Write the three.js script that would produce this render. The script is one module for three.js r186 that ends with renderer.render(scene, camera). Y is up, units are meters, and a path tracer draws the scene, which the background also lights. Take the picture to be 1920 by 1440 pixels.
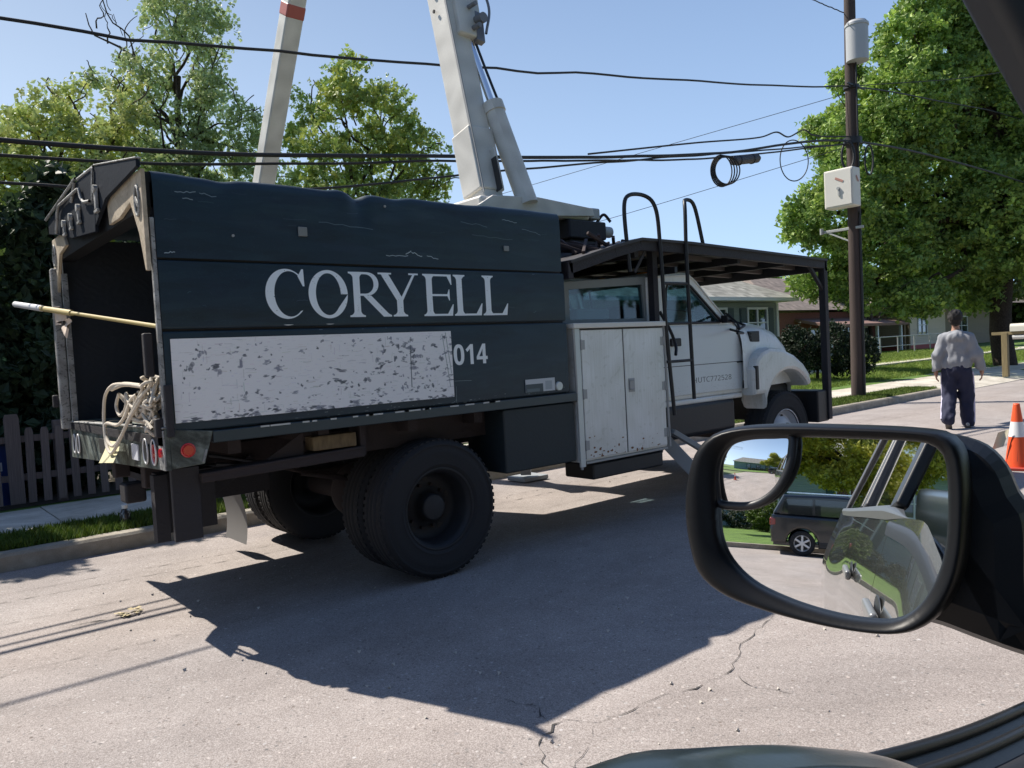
import * as THREE from 'three';
import { RoundedBoxGeometry } from 'three/addons/geometries/RoundedBoxGeometry.js';
import { mergeGeometries, mergeVertices, toCreasedNormals } from 'three/addons/utils/BufferGeometryUtils.js';
import { ImprovedNoise } from 'three/addons/math/ImprovedNoise.js';

// ------------------------------------------------------------------ camera, sky, sun, exposure
const scene = new THREE.Scene();
const R = THREE.MathUtils.degToRad;
// x runs along the street (the way the truck faces), y up, z towards the right-hand kerb
const camera = new THREE.PerspectiveCamera(52.81, 4 / 3, 0.05, 900);
{
  const yaw = R(49.84), pitch = R(-2.35), roll = R(3.08);
  const d = new THREE.Vector3(Math.cos(yaw) * Math.cos(pitch), Math.sin(pitch), -Math.sin(yaw) * Math.cos(pitch));
  const r0 = new THREE.Vector3(Math.sin(yaw), 0, Math.cos(yaw)), u0 = r0.clone().cross(d);
  const r = r0.clone().multiplyScalar(Math.cos(roll)).addScaledVector(u0, -Math.sin(roll));
  const u = r0.clone().multiplyScalar(Math.sin(roll)).addScaledVector(u0, Math.cos(roll));
  camera.setRotationFromMatrix(new THREE.Matrix4().makeBasis(r, u, d.clone().negate()));
  camera.position.set(0, 1.63, 0);
}
const SUN = new THREE.Vector3(-0.85, 2.76, -2.17).normalize();
const SKY = { horizon: [0.41, 0.59, 0.84], zenith: [0.008, 0.046, 0.18], side: [0.30, 0.27, 0.16], glow: [0.14, 0.13, 0.11] };
{
  const W = 512, H = 256, data = new Float32Array(W * H * 4), sunAz = Math.atan2(SUN.z, SUN.x);
  for (let j = 0; j < H; j++) for (let i = 0; i < W; i++) {
    const el = ((j + 0.5) / H - 0.5) * Math.PI, az = ((i + 0.5) / W - 0.5) * 2 * Math.PI;
    const y = Math.sin(el), x = Math.cos(el) * Math.cos(az), z = Math.cos(el) * Math.sin(az);
    const g = Math.acos(THREE.MathUtils.clamp(x * SUN.x + y * SUN.y + z * SUN.z, -1, 1));
    const t = Math.exp(-2.2 * Math.max(0, y)), glow = Math.exp(-g / 0.3), side = t * Math.pow(0.5 + 0.5 * Math.cos(az - sunAz), 5);
    for (let c = 0; c < 3; c++) data[(j * W + i) * 4 + c] = SKY.zenith[c] + (SKY.horizon[c] - SKY.zenith[c]) * t + SKY.side[c] * side + SKY.glow[c] * glow;
    data[(j * W + i) * 4 + 3] = 1;
  }
  const t = new THREE.DataTexture(data, W, H, THREE.RGBAFormat, THREE.FloatType);
  t.mapping = THREE.EquirectangularReflectionMapping; t.magFilter = THREE.LinearFilter; t.needsUpdate = true;
  scene.background = t; scene.environment = t;
}
const sun = new THREE.DirectionalLight(new THREE.Color().setRGB(1.0, 0.93, 0.83), 5);
sun.position.copy(SUN).multiplyScalar(80); sun.castShadow = true; sun.shadow.mapSize.set(4096, 4096);
Object.assign(sun.shadow.camera, { left: -50, right: 50, top: 50, bottom: -50, near: 1, far: 200 });
scene.add(sun, sun.target);
const renderer = new THREE.WebGLRenderer({ antialias: true });
renderer.toneMapping = THREE.LinearToneMapping;
renderer.toneMappingExposure = 1.62;
renderer.shadowMap.enabled = true;

const ARM = [[0.05, 0.105], [0.075, 0.108], [0.1141, 0.1035], [0.1418, 0.0931], [0.1595, 0.0726], [0.1699, 0.0451], [0.181, 0.026], [0.1834, -0.0395], [0.1818, -0.1194], [0.1669, -0.1187], [0.1292, -0.1096], [0.0917, -0.1001], [0.05, -0.098], [0.04, 0]];
const SPOT_TILT = [-0.1, -0.03];
// ------------------------------------------------------------------ helpers
const V = (x, y, z) => new THREE.Vector3(x, y, z);
function rng(s) { return () => { s = (s + 0x6d2b79f5) | 0; let t = Math.imul(s ^ (s >>> 15), 1 | s); t = (t + Math.imul(t ^ (t >>> 7), 61 | t)) ^ t; return ((t ^ (t >>> 14)) >>> 0) / 4294967296; }; }
const noise = new ImprovedNoise(), n3 = (x, y, z) => noise.noise(x, y, z);
const used = {}, origin = new Map();
function numbered(n) { used[n] = (used[n] || 0) + 1; return used[n] === 1 ? n : n + '_' + String(used[n] - 1).padStart(3, '0'); }
function tag(o, label, category, group, kind) {
  o.userData.label = label; if (category) o.userData.category = category;
  if (group) o.userData.group = group; if (kind) o.userData.kind = kind;
  return o;
}
// a Group at a thing's base; world = true: its parts are written in street coordinates
function thing(name, label, category, pos = [0, 0, 0], turn = 0, { group, world } = {}) {
  const o = new THREE.Group(); o.name = numbered(name); o.position.set(...pos); o.rotation.y = turn; scene.add(o);
  if (world) origin.set(o, pos);
  return tag(o, label, category, group);
}
function clean(g) {
  g = g.index ? g.toNonIndexed() : g;
  if (!g.attributes.uv) g.setAttribute('uv', new THREE.BufferAttribute(new Float32Array(g.attributes.position.count * 2), 2));
  if (!g.attributes.normal) g.computeVertexNormals();
  for (const k of Object.keys(g.attributes)) if (!['position', 'normal', 'uv'].includes(k)) g.deleteAttribute(k);
  return g;
}
function uvBox(g) {   // uv in metres, by the way each face points
  const p = g.attributes.position, uv = g.attributes.uv, a = V(), b = V(), c = V();
  for (let i = 0; i < p.count; i += 3) {
    a.fromBufferAttribute(p, i); b.fromBufferAttribute(p, i + 1); c.fromBufferAttribute(p, i + 2);
    const n = b.clone().sub(a).cross(c.clone().sub(a)), x = Math.abs(n.x), y = Math.abs(n.y), z = Math.abs(n.z);
    [a, b, c].forEach((q, k) => (z >= x && z >= y ? uv.setXY(i + k, q.x, q.y) : x >= y ? uv.setXY(i + k, q.z, q.y) : uv.setXY(i + k, q.x, q.z)));
  }
  return g;
}
function obj(name, geos, m, parent, opt = {}) {
  geos = [geos].flat(9).map(clean);
  let g = geos.length > 1 ? mergeGeometries(geos) : geos[0].clone();
  if (opt.uv !== false) uvBox(g);
  const o = origin.get(parent); if (o) g.translate(-o[0], -o[1], -o[2]);
  const mesh = new THREE.Mesh(g, m); mesh.name = parent ? name : numbered(name); mesh.castShadow = mesh.receiveShadow = true;
  (parent || scene).add(mesh);
  if (parent && o) origin.set(mesh, o);
  if (opt.label) mesh.userData.label = opt.label;
  if (opt.kind) mesh.userData.kind = opt.kind;
  return mesh;
}
function each(name, geos, m, parent, opt) { return geos.map((g) => obj(name, g, m, parent, opt)); }
function struct(name, geos, m, opt = {}) { const o = obj(name, geos, m, null, opt); o.userData.kind = 'structure'; return o; }
function bx(x0, x1, y0, y1, z0, z1, r = 0) {
  const w = Math.abs(x1 - x0), h = Math.abs(y1 - y0), d = Math.abs(z1 - z0);
  const g = r ? new RoundedBoxGeometry(w, h, d, 2, Math.min(r, w / 2.01, h / 2.01, d / 2.01)) : new THREE.BoxGeometry(w, h, d);
  return g.translate((x0 + x1) / 2, (y0 + y1) / 2, (z0 + z1) / 2);
}
const A3 = (p) => (Array.isArray(p) ? V(...p) : p);
function bar(a, b, w, h = w, up = V(0, 1, 0), r = 0.006) {   // a box beam from a to b
  a = A3(a); b = A3(b);
  const d = b.clone().sub(a), L = d.length(); d.normalize();
  let s = up.clone().cross(d); if (s.length() < 0.05) s = V(1, 0, 0).cross(d); s.normalize();
  const u = d.clone().cross(s);
  const g = r ? new RoundedBoxGeometry(w, h, L, 2, Math.min(r, w / 2.1, h / 2.1)) : new THREE.BoxGeometry(w, h, L);
  return g.applyMatrix4(new THREE.Matrix4().makeBasis(s, u, d).setPosition(a.clone().add(b).multiplyScalar(0.5)));
}
function tube(pts, r, seg = 0, rad = 7, smooth = true, closed = false) {
  pts = pts.map(A3);
  let curve;
  if (smooth) curve = new THREE.CatmullRomCurve3(pts, closed, 'centripetal');
  else { curve = new THREE.CurvePath(); for (let i = 1; i < pts.length; i++) curve.add(new THREE.LineCurve3(pts[i - 1], pts[i])); }
  return new THREE.TubeGeometry(curve, seg || Math.max(2, pts.length * 6), r, rad, closed);
}
function cyl(a, b, r0, r1 = r0, seg = 18, open = false) {
  a = A3(a); b = A3(b); const d = b.clone().sub(a), L = d.length();
  return new THREE.CylinderGeometry(r1, r0, L, seg, 1, open).translate(0, L / 2, 0).applyQuaternion(new THREE.Quaternion().setFromUnitVectors(V(0, 1, 0), d.normalize())).translate(a.x, a.y, a.z);
}
// a polygon in x-y, from z0 to z1
function prism(pts, z0, z1, bevel = 0, holes = []) {
  const s = new THREE.Shape(pts.map((p) => new THREE.Vector2(p[0], p[1])));
  for (const h of holes) s.holes.push(new THREE.Path(h.map((p) => new THREE.Vector2(p[0], p[1]))));
  const g = new THREE.ExtrudeGeometry(s, { depth: Math.abs(z1 - z0) - 2 * bevel, bevelEnabled: bevel > 0, bevelSize: bevel, bevelOffset: -bevel, bevelThickness: bevel, bevelSegments: 2, steps: 1 });
  return g.translate(0, 0, Math.min(z0, z1) + bevel);
}
// a polygon in z-y, from x0 to x1
function prismX(pts, x0, x1, bevel = 0, holes = []) {
  const flip = (l) => l.map(([z, y]) => [-z, y]);
  return prism(flip(pts), 0, Math.abs(x1 - x0), bevel, holes.map(flip)).rotateY(Math.PI / 2).translate(Math.min(x0, x1), 0, 0);
}
const ring = (cx, cy, rx, ry, n = 24) => Array.from({ length: n }, (_, i) => [cx + rx * Math.cos((i / n) * 2 * Math.PI), cy + ry * Math.sin((i / n) * 2 * Math.PI)]);
function gridGeo(nu, nv, f) {   // f(u, v) -> [x, y, z]
  const p = [], uv = [], ix = [];
  for (let j = 0; j <= nv; j++) for (let i = 0; i <= nu; i++) { p.push(...f(i / nu, j / nv)); uv.push(i / nu, j / nv); }
  for (let j = 0; j < nv; j++) for (let i = 0; i < nu; i++) { const a = j * (nu + 1) + i; ix.push(a, a + 1, a + nu + 1, a + 1, a + nu + 2, a + nu + 1); }
  const g = new THREE.BufferGeometry();
  g.setAttribute('position', new THREE.Float32BufferAttribute(p, 3)); g.setAttribute('uv', new THREE.Float32BufferAttribute(uv, 2)); g.setIndex(ix); g.computeVertexNormals();
  return g;
}
// naive surface nets of a signed distance f(x, y, z), negative inside
function nets(f, lo, hi, cell) {
  const n = [0, 1, 2].map((k) => Math.ceil((hi[k] - lo[k]) / cell) + 1), at = (i, j, k) => i + n[0] * (j + n[1] * k), s = new Float32Array(n[0] * n[1] * n[2]);
  for (let k = 0; k < n[2]; k++) for (let j = 0; j < n[1]; j++) for (let i = 0; i < n[0]; i++) s[at(i, j, k)] = f(lo[0] + i * cell, lo[1] + j * cell, lo[2] + k * cell);
  const id = new Map(), p = [], ix = [];
  for (let k = 0; k < n[2] - 1; k++) for (let j = 0; j < n[1] - 1; j++) for (let i = 0; i < n[0] - 1; i++) {
    let x = 0, y = 0, z = 0, c = 0;
    const v = (a, b, d) => s[at(i + a, j + b, k + d)];
    const edge = (a, b) => { const p0 = v(...a), p1 = v(...b); if (p0 < 0 !== p1 < 0) { const t = p0 / (p0 - p1); x += a[0] + t * (b[0] - a[0]); y += a[1] + t * (b[1] - a[1]); z += a[2] + t * (b[2] - a[2]); c++; } };
    for (let a = 0; a < 2; a++) for (let b = 0; b < 2; b++) { edge([0, a, b], [1, a, b]); edge([a, 0, b], [a, 1, b]); edge([a, b, 0], [a, b, 1]); }
    if (c) { id.set(at(i, j, k), p.length / 3); p.push(lo[0] + (i + x / c) * cell, lo[1] + (j + y / c) * cell, lo[2] + (k + z / c) * cell); }
  }
  const quad = (a, b, c, d, flip) => { const q = [a, b, c, d].map((e) => id.get(e)); if (q.some((e) => e === undefined)) return; flip ? ix.push(q[0], q[2], q[1], q[0], q[3], q[2]) : ix.push(q[0], q[1], q[2], q[0], q[2], q[3]); };
  for (let k = 1; k < n[2] - 1; k++) for (let j = 1; j < n[1] - 1; j++) for (let i = 1; i < n[0] - 1; i++) {
    const a = s[at(i, j, k)] < 0;
    if (a !== s[at(i + 1, j, k)] < 0) quad(at(i, j - 1, k - 1), at(i, j, k - 1), at(i, j, k), at(i, j - 1, k), !a);
    if (a !== s[at(i, j + 1, k)] < 0) quad(at(i - 1, j, k - 1), at(i - 1, j, k), at(i, j, k), at(i, j, k - 1), !a);
    if (a !== s[at(i, j, k + 1)] < 0) quad(at(i - 1, j - 1, k), at(i, j - 1, k), at(i, j, k), at(i - 1, j, k), !a);
  }
  const g = new THREE.BufferGeometry();
  g.setAttribute('position', new THREE.Float32BufferAttribute(p, 3)); g.setIndex(ix); g.computeVertexNormals();
  return g;
}
const smin = (a, b, k) => { const h = Math.max(0, Math.min(1, 0.5 + (0.5 * (b - a)) / k)); return b + (a - b) * h - k * h * (1 - h); };
function capsule(a, b, r0, r1) {   // tapered capsule distance
  const bx_ = b[0] - a[0], by = b[1] - a[1], bz = b[2] - a[2], L = bx_ * bx_ + by * by + bz * bz;
  return (x, y, z) => { const t = Math.max(0, Math.min(1, ((x - a[0]) * bx_ + (y - a[1]) * by + (z - a[2]) * bz) / L)); return Math.hypot(x - a[0] - bx_ * t, y - a[1] - by * t, z - a[2] - bz * t) - (r0 + (r1 - r0) * t); };
}
const ellipsoid = (c, r) => (x, y, z) => { const k = Math.hypot((x - c[0]) / r[0], (y - c[1]) / r[1], (z - c[2]) / r[2]); return (k - 1) * Math.min(...r); };
const blend = (list, k) => (x, y, z) => { let d = 9; for (const f of list) d = smin(f(x, y, z), d, k); return d; };

// ------------------------------------------------------------------ materials
const rgb = (r, g, b) => new THREE.Color().setRGB(r, g, b);
const std = (c, roughness = 0.7, metalness = 0, o = {}) => new THREE.MeshStandardMaterial({ color: Array.isArray(c) ? rgb(...c) : c, roughness, metalness, side: THREE.DoubleSide, ...o });
const phy = (c, o) => new THREE.MeshPhysicalMaterial({ color: rgb(...c), side: THREE.DoubleSide, ...o });
function canvasTex(w, h, draw, srgb = true) {
  const c = document.createElement('canvas'); c.width = w; c.height = h; const x = c.getContext('2d'); draw(x, w, h);
  const t = new THREE.CanvasTexture(c); if (srgb) t.colorSpace = THREE.SRGBColorSpace; t.wrapS = t.wrapT = THREE.RepeatWrapping; return t;
}
// tiling grain: f(x, y, random) in 0..1 -> rgb 0..255
function dataTex(n, f, srgb = true) {
  const d = new Uint8Array(n * n * 4), rnd = rng(n + 7);
  for (let j = 0; j < n; j++) for (let i = 0; i < n; i++) { const c = f(i / n, j / n, rnd); for (let k = 0; k < 3; k++) d[(j * n + i) * 4 + k] = Math.max(0, Math.min(255, c[k] ?? c[0])); d[(j * n + i) * 4 + 3] = 255; }
  const t = new THREE.DataTexture(d, n, n); t.magFilter = THREE.LinearFilter; t.wrapS = t.wrapT = THREE.RepeatWrapping; if (srgb) t.colorSpace = THREE.SRGBColorSpace; t.needsUpdate = true; return t;
}
const tn = (u, v, f, s) => {   // tiling noise
  const a = u * 2 * Math.PI, b = v * 2 * Math.PI, r = f / (2 * Math.PI);
  return n3(Math.cos(a) * r + s, Math.sin(a) * r + Math.cos(b) * r * 1.3, Math.sin(b) * r * 1.3 + s * 1.7);
};
const scaled = (t, sx, sy = sx) => { const c = t.clone(); c.repeat.set(1 / sx, 1 / sy); c.needsUpdate = true; return c; };
const asphaltTex = canvasTex(2048, 2048, (x, w, h) => {
  const im = x.createImageData(w, h), rnd = rng(11);
  for (let j = 0; j < h; j++) for (let i = 0; i < w; i++) {
    const m = tn(i / w, j / h, 9, 3) * 9 + tn(i / w, j / h, 40, 8) * 7, g = (rnd() - 0.5) * 56 + m, k = (j * w + i) * 4;
    im.data[k] = 145 + g; im.data[k + 1] = 137 + g; im.data[k + 2] = 133 + g; im.data[k + 3] = 255;
  }
  x.putImageData(im, 0, 0);
  for (let i = 0; i < 60000; i++) {
    const r = 0.7 + rnd() * rnd() * 2.4, l = rnd() < 0.45 ? 150 + rnd() * 48 : 82 + rnd() * 48, wm = rnd() * 12;
    x.fillStyle = `rgba(${l + wm},${l},${l - wm * 0.6},${0.35 + rnd() * 0.5})`; x.beginPath(); x.ellipse(rnd() * w, rnd() * h, r, r * (0.6 + rnd() * 0.4), rnd() * 3, 0, 7); x.fill();
  }
});
const grainTex = dataTex(512, (u, v, r) => [128 + (r() - 0.5) * 60 + tn(u, v, 12, 2) * 60]);
const concreteTex = dataTex(512, (u, v, r) => { const g = (r() - 0.5) * 22 + tn(u, v, 6, 1) * 26 + tn(u, v, 25, 5) * 14; return [186 + g, 180 + g, 168 + g]; });
const grassTex = dataTex(512, (u, v, r) => { const g = (r() - 0.5) * 46 + tn(u, v, 9, 4) * 26 + tn(u, v, 40, 6) * 22; return [86 + g * 0.9, 112 + g, 50 + g * 0.5]; });
const barkTex = dataTex(512, (u, v, r) => { const g = tn(u * 1, v, 30, 2) * 40 + tn(u, v, 70, 9) * 30 + (r() - 0.5) * 26; return [98 + g, 84 + g, 72 + g]; });
const woodTex = dataTex(512, (u, v, r) => { const g = n3(u * 40, v * 3, 1) * 26 + n3(u * 90, v * 6, 4) * 18 + (r() - 0.5) * 16; return [150 + g, 142 + g, 136 + g]; });
const brickNoise = dataTex(256, (u, v, r) => { const g = (r() - 0.5) * 34 + tn(u, v, 20, 3) * 24; return [140 + g, 92 + g, 78 + g]; });
const shingleTex = dataTex(512, (u, v, r) => { const row = Math.floor(v * 16), s = (v * 16) % 1, g = (r() - 0.5) * 20 + n3(Math.floor(u * 12 + (row % 2) * 0.5) * 3.1, row * 1.7, 2) * 44 - (s < 0.1 ? 22 : 0); return [150 + g, 150 + g, 146 + g]; });
const M = {
  asphalt: std(0xffffff, 0.92, 0, { map: scaled(asphaltTex, 6.6), bumpMap: scaled(asphaltTex, 6.6), bumpScale: 0.004 }),
  crack: std([0.05, 0.047, 0.046], 0.95), tar: std([0.12, 0.108, 0.1], 0.9),
  concrete: std(0xffffff, 0.9, 0, { map: scaled(concreteTex, 2.2), bumpMap: scaled(grainTex, 0.8), bumpScale: 0.003 }),
  kerb: std([0.62, 0.6, 0.57], 0.9, 0, { map: scaled(concreteTex, 1.7), bumpMap: scaled(grainTex, 0.6), bumpScale: 0.005 }),
  grass: std([0.85, 0.9, 0.62], 0.95, 0, { map: scaled(grassTex, 2.6), bumpMap: scaled(grassTex, 1.3), bumpScale: 0.03 }),
  soil: std([0.09, 0.075, 0.055], 0.95, 0, { bumpMap: scaled(grainTex, 0.5), bumpScale: 0.02 }),
  bark: std([0.34, 0.31, 0.3], 0.95, 0, { map: scaled(barkTex, 0.7, 1.6), bumpMap: scaled(barkTex, 0.7, 1.6), bumpScale: 0.02 }),
  pole: std([0.17, 0.135, 0.13], 0.9, 0, { map: scaled(woodTex, 0.5, 2.5), bumpMap: scaled(woodTex, 0.5, 2.5), bumpScale: 0.008 }),
  picket: std([0.42, 0.37, 0.38], 0.9, 0, { map: scaled(woodTex, 0.25, 1.2), bumpMap: scaled(woodTex, 0.25, 1.2), bumpScale: 0.004 }),
  timber: std([0.5, 0.4, 0.23], 0.85, 0, { map: scaled(woodTex, 1.2, 0.25) }),
  rubber: std([0.016, 0.017, 0.02], 0.82, 0, { bumpMap: scaled(grainTex, 0.25), bumpScale: 0.0015 }),
  black: std([0.012, 0.013, 0.016], 0.5, 0, { bumpMap: scaled(grainTex, 0.4), bumpScale: 0.001 }),
  frame: std([0.022, 0.02, 0.024], 0.7, 0, { bumpMap: scaled(grainTex, 0.3), bumpScale: 0.004 }),
  rust: std([0.035, 0.026, 0.026], 0.85, 0, { bumpMap: scaled(grainTex, 0.3), bumpScale: 0.005 }),
  white: phy([0.8, 0.83, 0.84], { map: scaled(dataTex(512, (u, v, r) => { const a = tn(u, v, 5, 2), d = tn(u, v, 26, 8) > 0.42 ? -18 : 0, g = a * 16 + (r() - 0.5) * 9 + d * r() + n3(u * 90, v * 5, 3) * 9; return [236 + g, 235 + g, 230 + g * 1.2]; }), 1.3), bumpMap: scaled(grainTex, 0.9), bumpScale: 0.0006, roughness: 0.38, clearcoat: 0.5, clearcoatRoughness: 0.25 }),
  glass: phy([0.55, 0.68, 0.72], { roughness: 0.03, transmission: 1, thickness: 0, ior: 1.5 }),
  chrome: std([0.72, 0.73, 0.75], 0.12, 1), steel: std([0.42, 0.42, 0.42], 0.4, 0.85), galv: std([0.36, 0.37, 0.37], 0.6, 0.5),
  wire: std([0.015, 0.015, 0.017], 0.6),
  red: phy([0.55, 0.02, 0.03], { roughness: 0.2, clearcoat: 1 }),
  trimBlack: std([0.014, 0.015, 0.018], 0.42, 0, { bumpMap: scaled(grainTex, 0.06), bumpScale: 0.0002 }),
};
const wear = (x, w, h, seed, n, style, len) => { const r = rng(seed); for (let i = 0; i < n; i++) { x.strokeStyle = style(r); x.lineWidth = 0.6 + r() * 2; x.beginPath(); let px = r() * w, py = r() * h; x.moveTo(px, py); const L = len * (0.3 + r()); for (let k = 0; k < 4; k++) { px += (L / 4) * (0.6 + r() * 0.8); py += (r() - 0.5) * 7; x.lineTo(px, py); } x.stroke(); } };
const greenBase = (x, w, h, seed) => {
  x.fillStyle = '#1c303e'; x.fillRect(0, 0, w, h);
  const r = rng(seed);
  for (let i = 0; i < 260; i++) { const l = r() < 0.5; x.fillStyle = l ? `rgba(78,96,100,${0.02 + r() * 0.05})` : `rgba(12,22,28,${0.03 + r() * 0.06})`; x.beginPath(); x.ellipse(r() * w, r() * h, 20 + r() * 190, 5 + r() * 26, (r() - 0.5) * 0.3, 0, 7); x.fill(); }
  for (let i = 0; i < 2600; i++) { x.fillStyle = `rgba(${130 + r() * 60},${140 + r() * 50},${140 + r() * 40},${0.05 + r() * 0.14})`; x.fillRect(r() * w, r() * h, 1 + r() * 2, 1 + r() * 1.5); }
};
// one panel of the box side: canvas over x 1.33 .. 4.53 and its own height
const PX0 = 1.33, PX1 = 4.53;
function panelMat(y0, y1, draw, pxm = 640, rough = 0.42) {
  const w = 2048, h = Math.round((y1 - y0) * pxm);
  const t = canvasTex(w, h, (c) => draw(c, w, h, (m) => ((m - PX0) / (PX1 - PX0)) * w, (m) => ((y1 - m) / (y1 - y0)) * h));
  t.repeat.set(1 / (PX1 - PX0), 1 / (y1 - y0)); t.offset.set(-PX0 / (PX1 - PX0), -y0 / (y1 - y0));
  return phy([1, 1, 1], { map: t, roughness: rough, clearcoat: 0.12, clearcoatRoughness: 0.35, specularIntensity: 0.7, bumpMap: scaled(grainTex, 0.9), bumpScale: 0.0008 });
}

// ------------------------------------------------------------------ ground, road, kerb, sidewalk, lawns
struct('ground', new THREE.PlaneGeometry(1600, 1600).rotateX(-Math.PI / 2).translate(0, -0.05, 0), std([0.12, 0.16, 0.06], 0.95));
const road = struct('road', [gridGeo(800, 44, (u, v) => [-24 + u * 170, 0, 3.09 - v * 10.9]), new THREE.PlaneGeometry(34, 110).rotateX(-Math.PI / 2).translate(-41, 0, 0)], M.asphalt);
{   // worn, patched colour: broad blotches, darker wheel paths and oil drips
  const p = road.geometry.attributes.position, c = new Float32Array(p.count * 3), oil = [[5.4, -1.2, 0.5], [1.9, -3.6, 0.3], [7.8, -2.4, 0.45], [12, -4.4, 0.6], [0.4, -4.6, 0.25], [-8, -2, 0.8], [3.3, -1.7, 0.22]];
  for (let i = 0; i < p.count; i++) {
    const x = p.getX(i), z = p.getZ(i), m = 0.09 * n3(x * 0.35, z * 0.8, 3) + 0.08 * n3(x * 1.6, z * 2.1, 7) + 0.05 * n3(x * 4, z * 4, 1), w = -0.05 * Math.max(0, n3(x * 0.1, z * 2.4, 9));
    let o = 0; for (const [a, b, r] of oil) { const d = Math.hypot(x - a, z - b) / r + 0.5 * n3(x * 6, z * 6, a); if (d < 1) o = Math.max(o, 0.22 * (1 - d)); }
    const k = 1 + m + w - o; c.set([k * (1 + 0.03 * n3(x * 0.5, z, 4)), k, k * (1 - 0.03 * n3(x * 0.5, z, 4))], i * 3);
  }
  road.geometry.setAttribute('color', new THREE.BufferAttribute(c, 3)); M.asphalt.vertexColors = true;
}
{   // cracks and tar seams lie on the road
  const ribbon = (pts, w, seed, y = 0.004, jag = 0.02, taper = true) => {
    const r = rng(seed), P = []; pts = pts.map((p) => V(p[0], 0, p[1]));
    for (let i = 1; i < pts.length; i++) { const n = Math.max(2, Math.round(pts[i].distanceTo(pts[i - 1]) / 0.05)); for (let k = 0; k < n; k++) P.push(pts[i - 1].clone().lerp(pts[i], k / n).add(V((r() - 0.5) * jag, 0, (r() - 0.5) * jag))); }
    P.push(pts.at(-1));
    return gridGeo(P.length - 1, 1, (u, v) => { const i = Math.round(u * (P.length - 1)), a = P[i], t = P[Math.min(P.length - 1, i + 1)].clone().sub(P[Math.max(0, i - 1)]).normalize(), e = taper ? Math.min(1, 4 * u, 4 * (1 - u)) + 0.15 : 1, q = (v - 0.5) * w * 0.46 * e * Math.max(0.05, 0.3 + 2.4 * n3(i * 0.55, seed, 1) + 0.5 * Math.abs(n3(i * 0.17, seed, 6))); return [a.x - t.z * q, y, a.z + t.x * q]; });
  };
  const cr = (pts, w, s, j) => obj('crack', ribbon(pts, w, s, 0.004, j), M.crack, road);
  cr([[4.3, -2.52], [3.95, -2.48], [3.51, -2.37], [3.18, -2.22], [2.91, -2.24], [2.71, -2.3], [2.49, -2.3], [2.35, -2.34], [2.24, -2.26]], 0.016, 3, 0.03);
  cr([[2.35, -2.34], [2.3, -2.45], [2.19, -2.45], [2.02, -2.36], [1.95, -2.2]], 0.022, 5, 0.04);
  cr([[2.19, -2.45], [2.26, -2.62], [2.2, -2.9]], 0.014, 6, 0.04); cr([[3.18, -2.22], [3.1, -2.05], [3.2, -1.8]], 0.01, 7, 0.03);
  cr([[0.95, -5.72], [1.05, -5.7], [1.16, -5.66]], 0.03, 8, 0.02); cr([[2.24, -2.26], [1.9, -2.1], [1.6, -2.15], [1.3, -2.0]], 0.012, 9, 0.04);
  cr([[9, -1.2], [11, -1.6], [13, -1.5], [16, -2.1]], 0.02, 10, 0.08); cr([[-6, -3], [-9, -3.6], [-13, -3.2]], 0.03, 12, 0.08);
  for (const [z, w, s] of [[-6.98, 0.018, 21], [-6.72, 0.022, 22], [-6.12, 0.012, 23], [-5.05, 0.01, 24]]) obj('tar_seam', ribbon([[-7, z - 0.2], [0.7, z], [2.7, z + 0.22], [9, z + 0.24], [24, z + 0.3]], w, s, 0.0045, 0.012, false), M.tar, road);
}
const LAWN = (x, z) => 0.15 + 0.33 * THREE.MathUtils.smoothstep(-z, 10.6, 16) * THREE.MathUtils.smoothstep(x, 3, 20);
struct('verge', [bx(-9, 20.9, -0.04, 0.146, -8.72, -7.94), bx(29.4, 120, -0.04, 0.146, -8.72, -7.94)], M.grass);
struct('lawn', gridGeo(130, 40, (u, v) => { const x = -9 + u * 150, z = -10.25 - Math.pow(v, 1.5) * 150; return [x, LAWN(x, z), z]; }), M.grass);
struct('yard_ground', gridGeo(12, 6, (u, v) => { const x = -8 + u * 17, z = -10.36 - v * 5; return [x, LAWN(x, z) + 0.008 + 0.02 * Math.abs(n3(x, z, 0)), z]; }), M.soil);
const kerb = new THREE.Group(); kerb.name = 'kerb'; kerb.userData.kind = 'structure'; scene.add(kerb);
{
  const prof = [[-7.775, -0.05], [-7.79, 0.125], [-7.815, 0.148], [-7.84, 0.152], [-7.945, 0.152], [-7.945, -0.05]];
  for (let x = -9, i = 0; x < 120; i++) {
    if (x > 20.8 && x < 29.3) { x = 29.4; continue; }
    const L = x > 17 && x < 20.8 ? 20.9 - x : 2.95; obj('kerb_stone', prismX(prof, x + 0.006, x + L - 0.006).translate(0, 0.006 * n3(i * 1.3, 2, 0), 0.012 * n3(i, 5, 1)), M.kerb, kerb); x += L;
  }
}
const walk = new THREE.Group(); walk.name = 'sidewalk'; walk.userData.kind = 'structure'; scene.add(walk);
{
  const mats = [M.concrete, M.concrete.clone(), M.concrete.clone()]; mats[1].color = rgb(0.93, 0.92, 0.9); mats[2].color = rgb(0.87, 0.87, 0.86);
  for (let i = 0; i < 50; i++) { const x = -9 + i * 1.5, w = x > 12 ? -10.75 : -10.3; obj('slab', bx(x + 0.006, x + 1.494, -0.04, 0.15 + 0.006 * n3(i * 2.1, 0, 3), w, -8.72, 0.006), mats[(i * 7) % 3], walk); }
  obj('slab', bx(66.01, 120, -0.04, 0.15, -10.3, -8.72), M.concrete, walk);
}
struct('driveway_apron', prismX([[-7.78, -0.04], [-7.78, 0.012], [-8.72, 0.147], [-8.72, -0.04]], 20.91, 29.39), M.concrete);
struct('front_walk', [bx(24, 60, 0.1, 0.42, -14.5, -13.3)], M.concrete);
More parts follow.
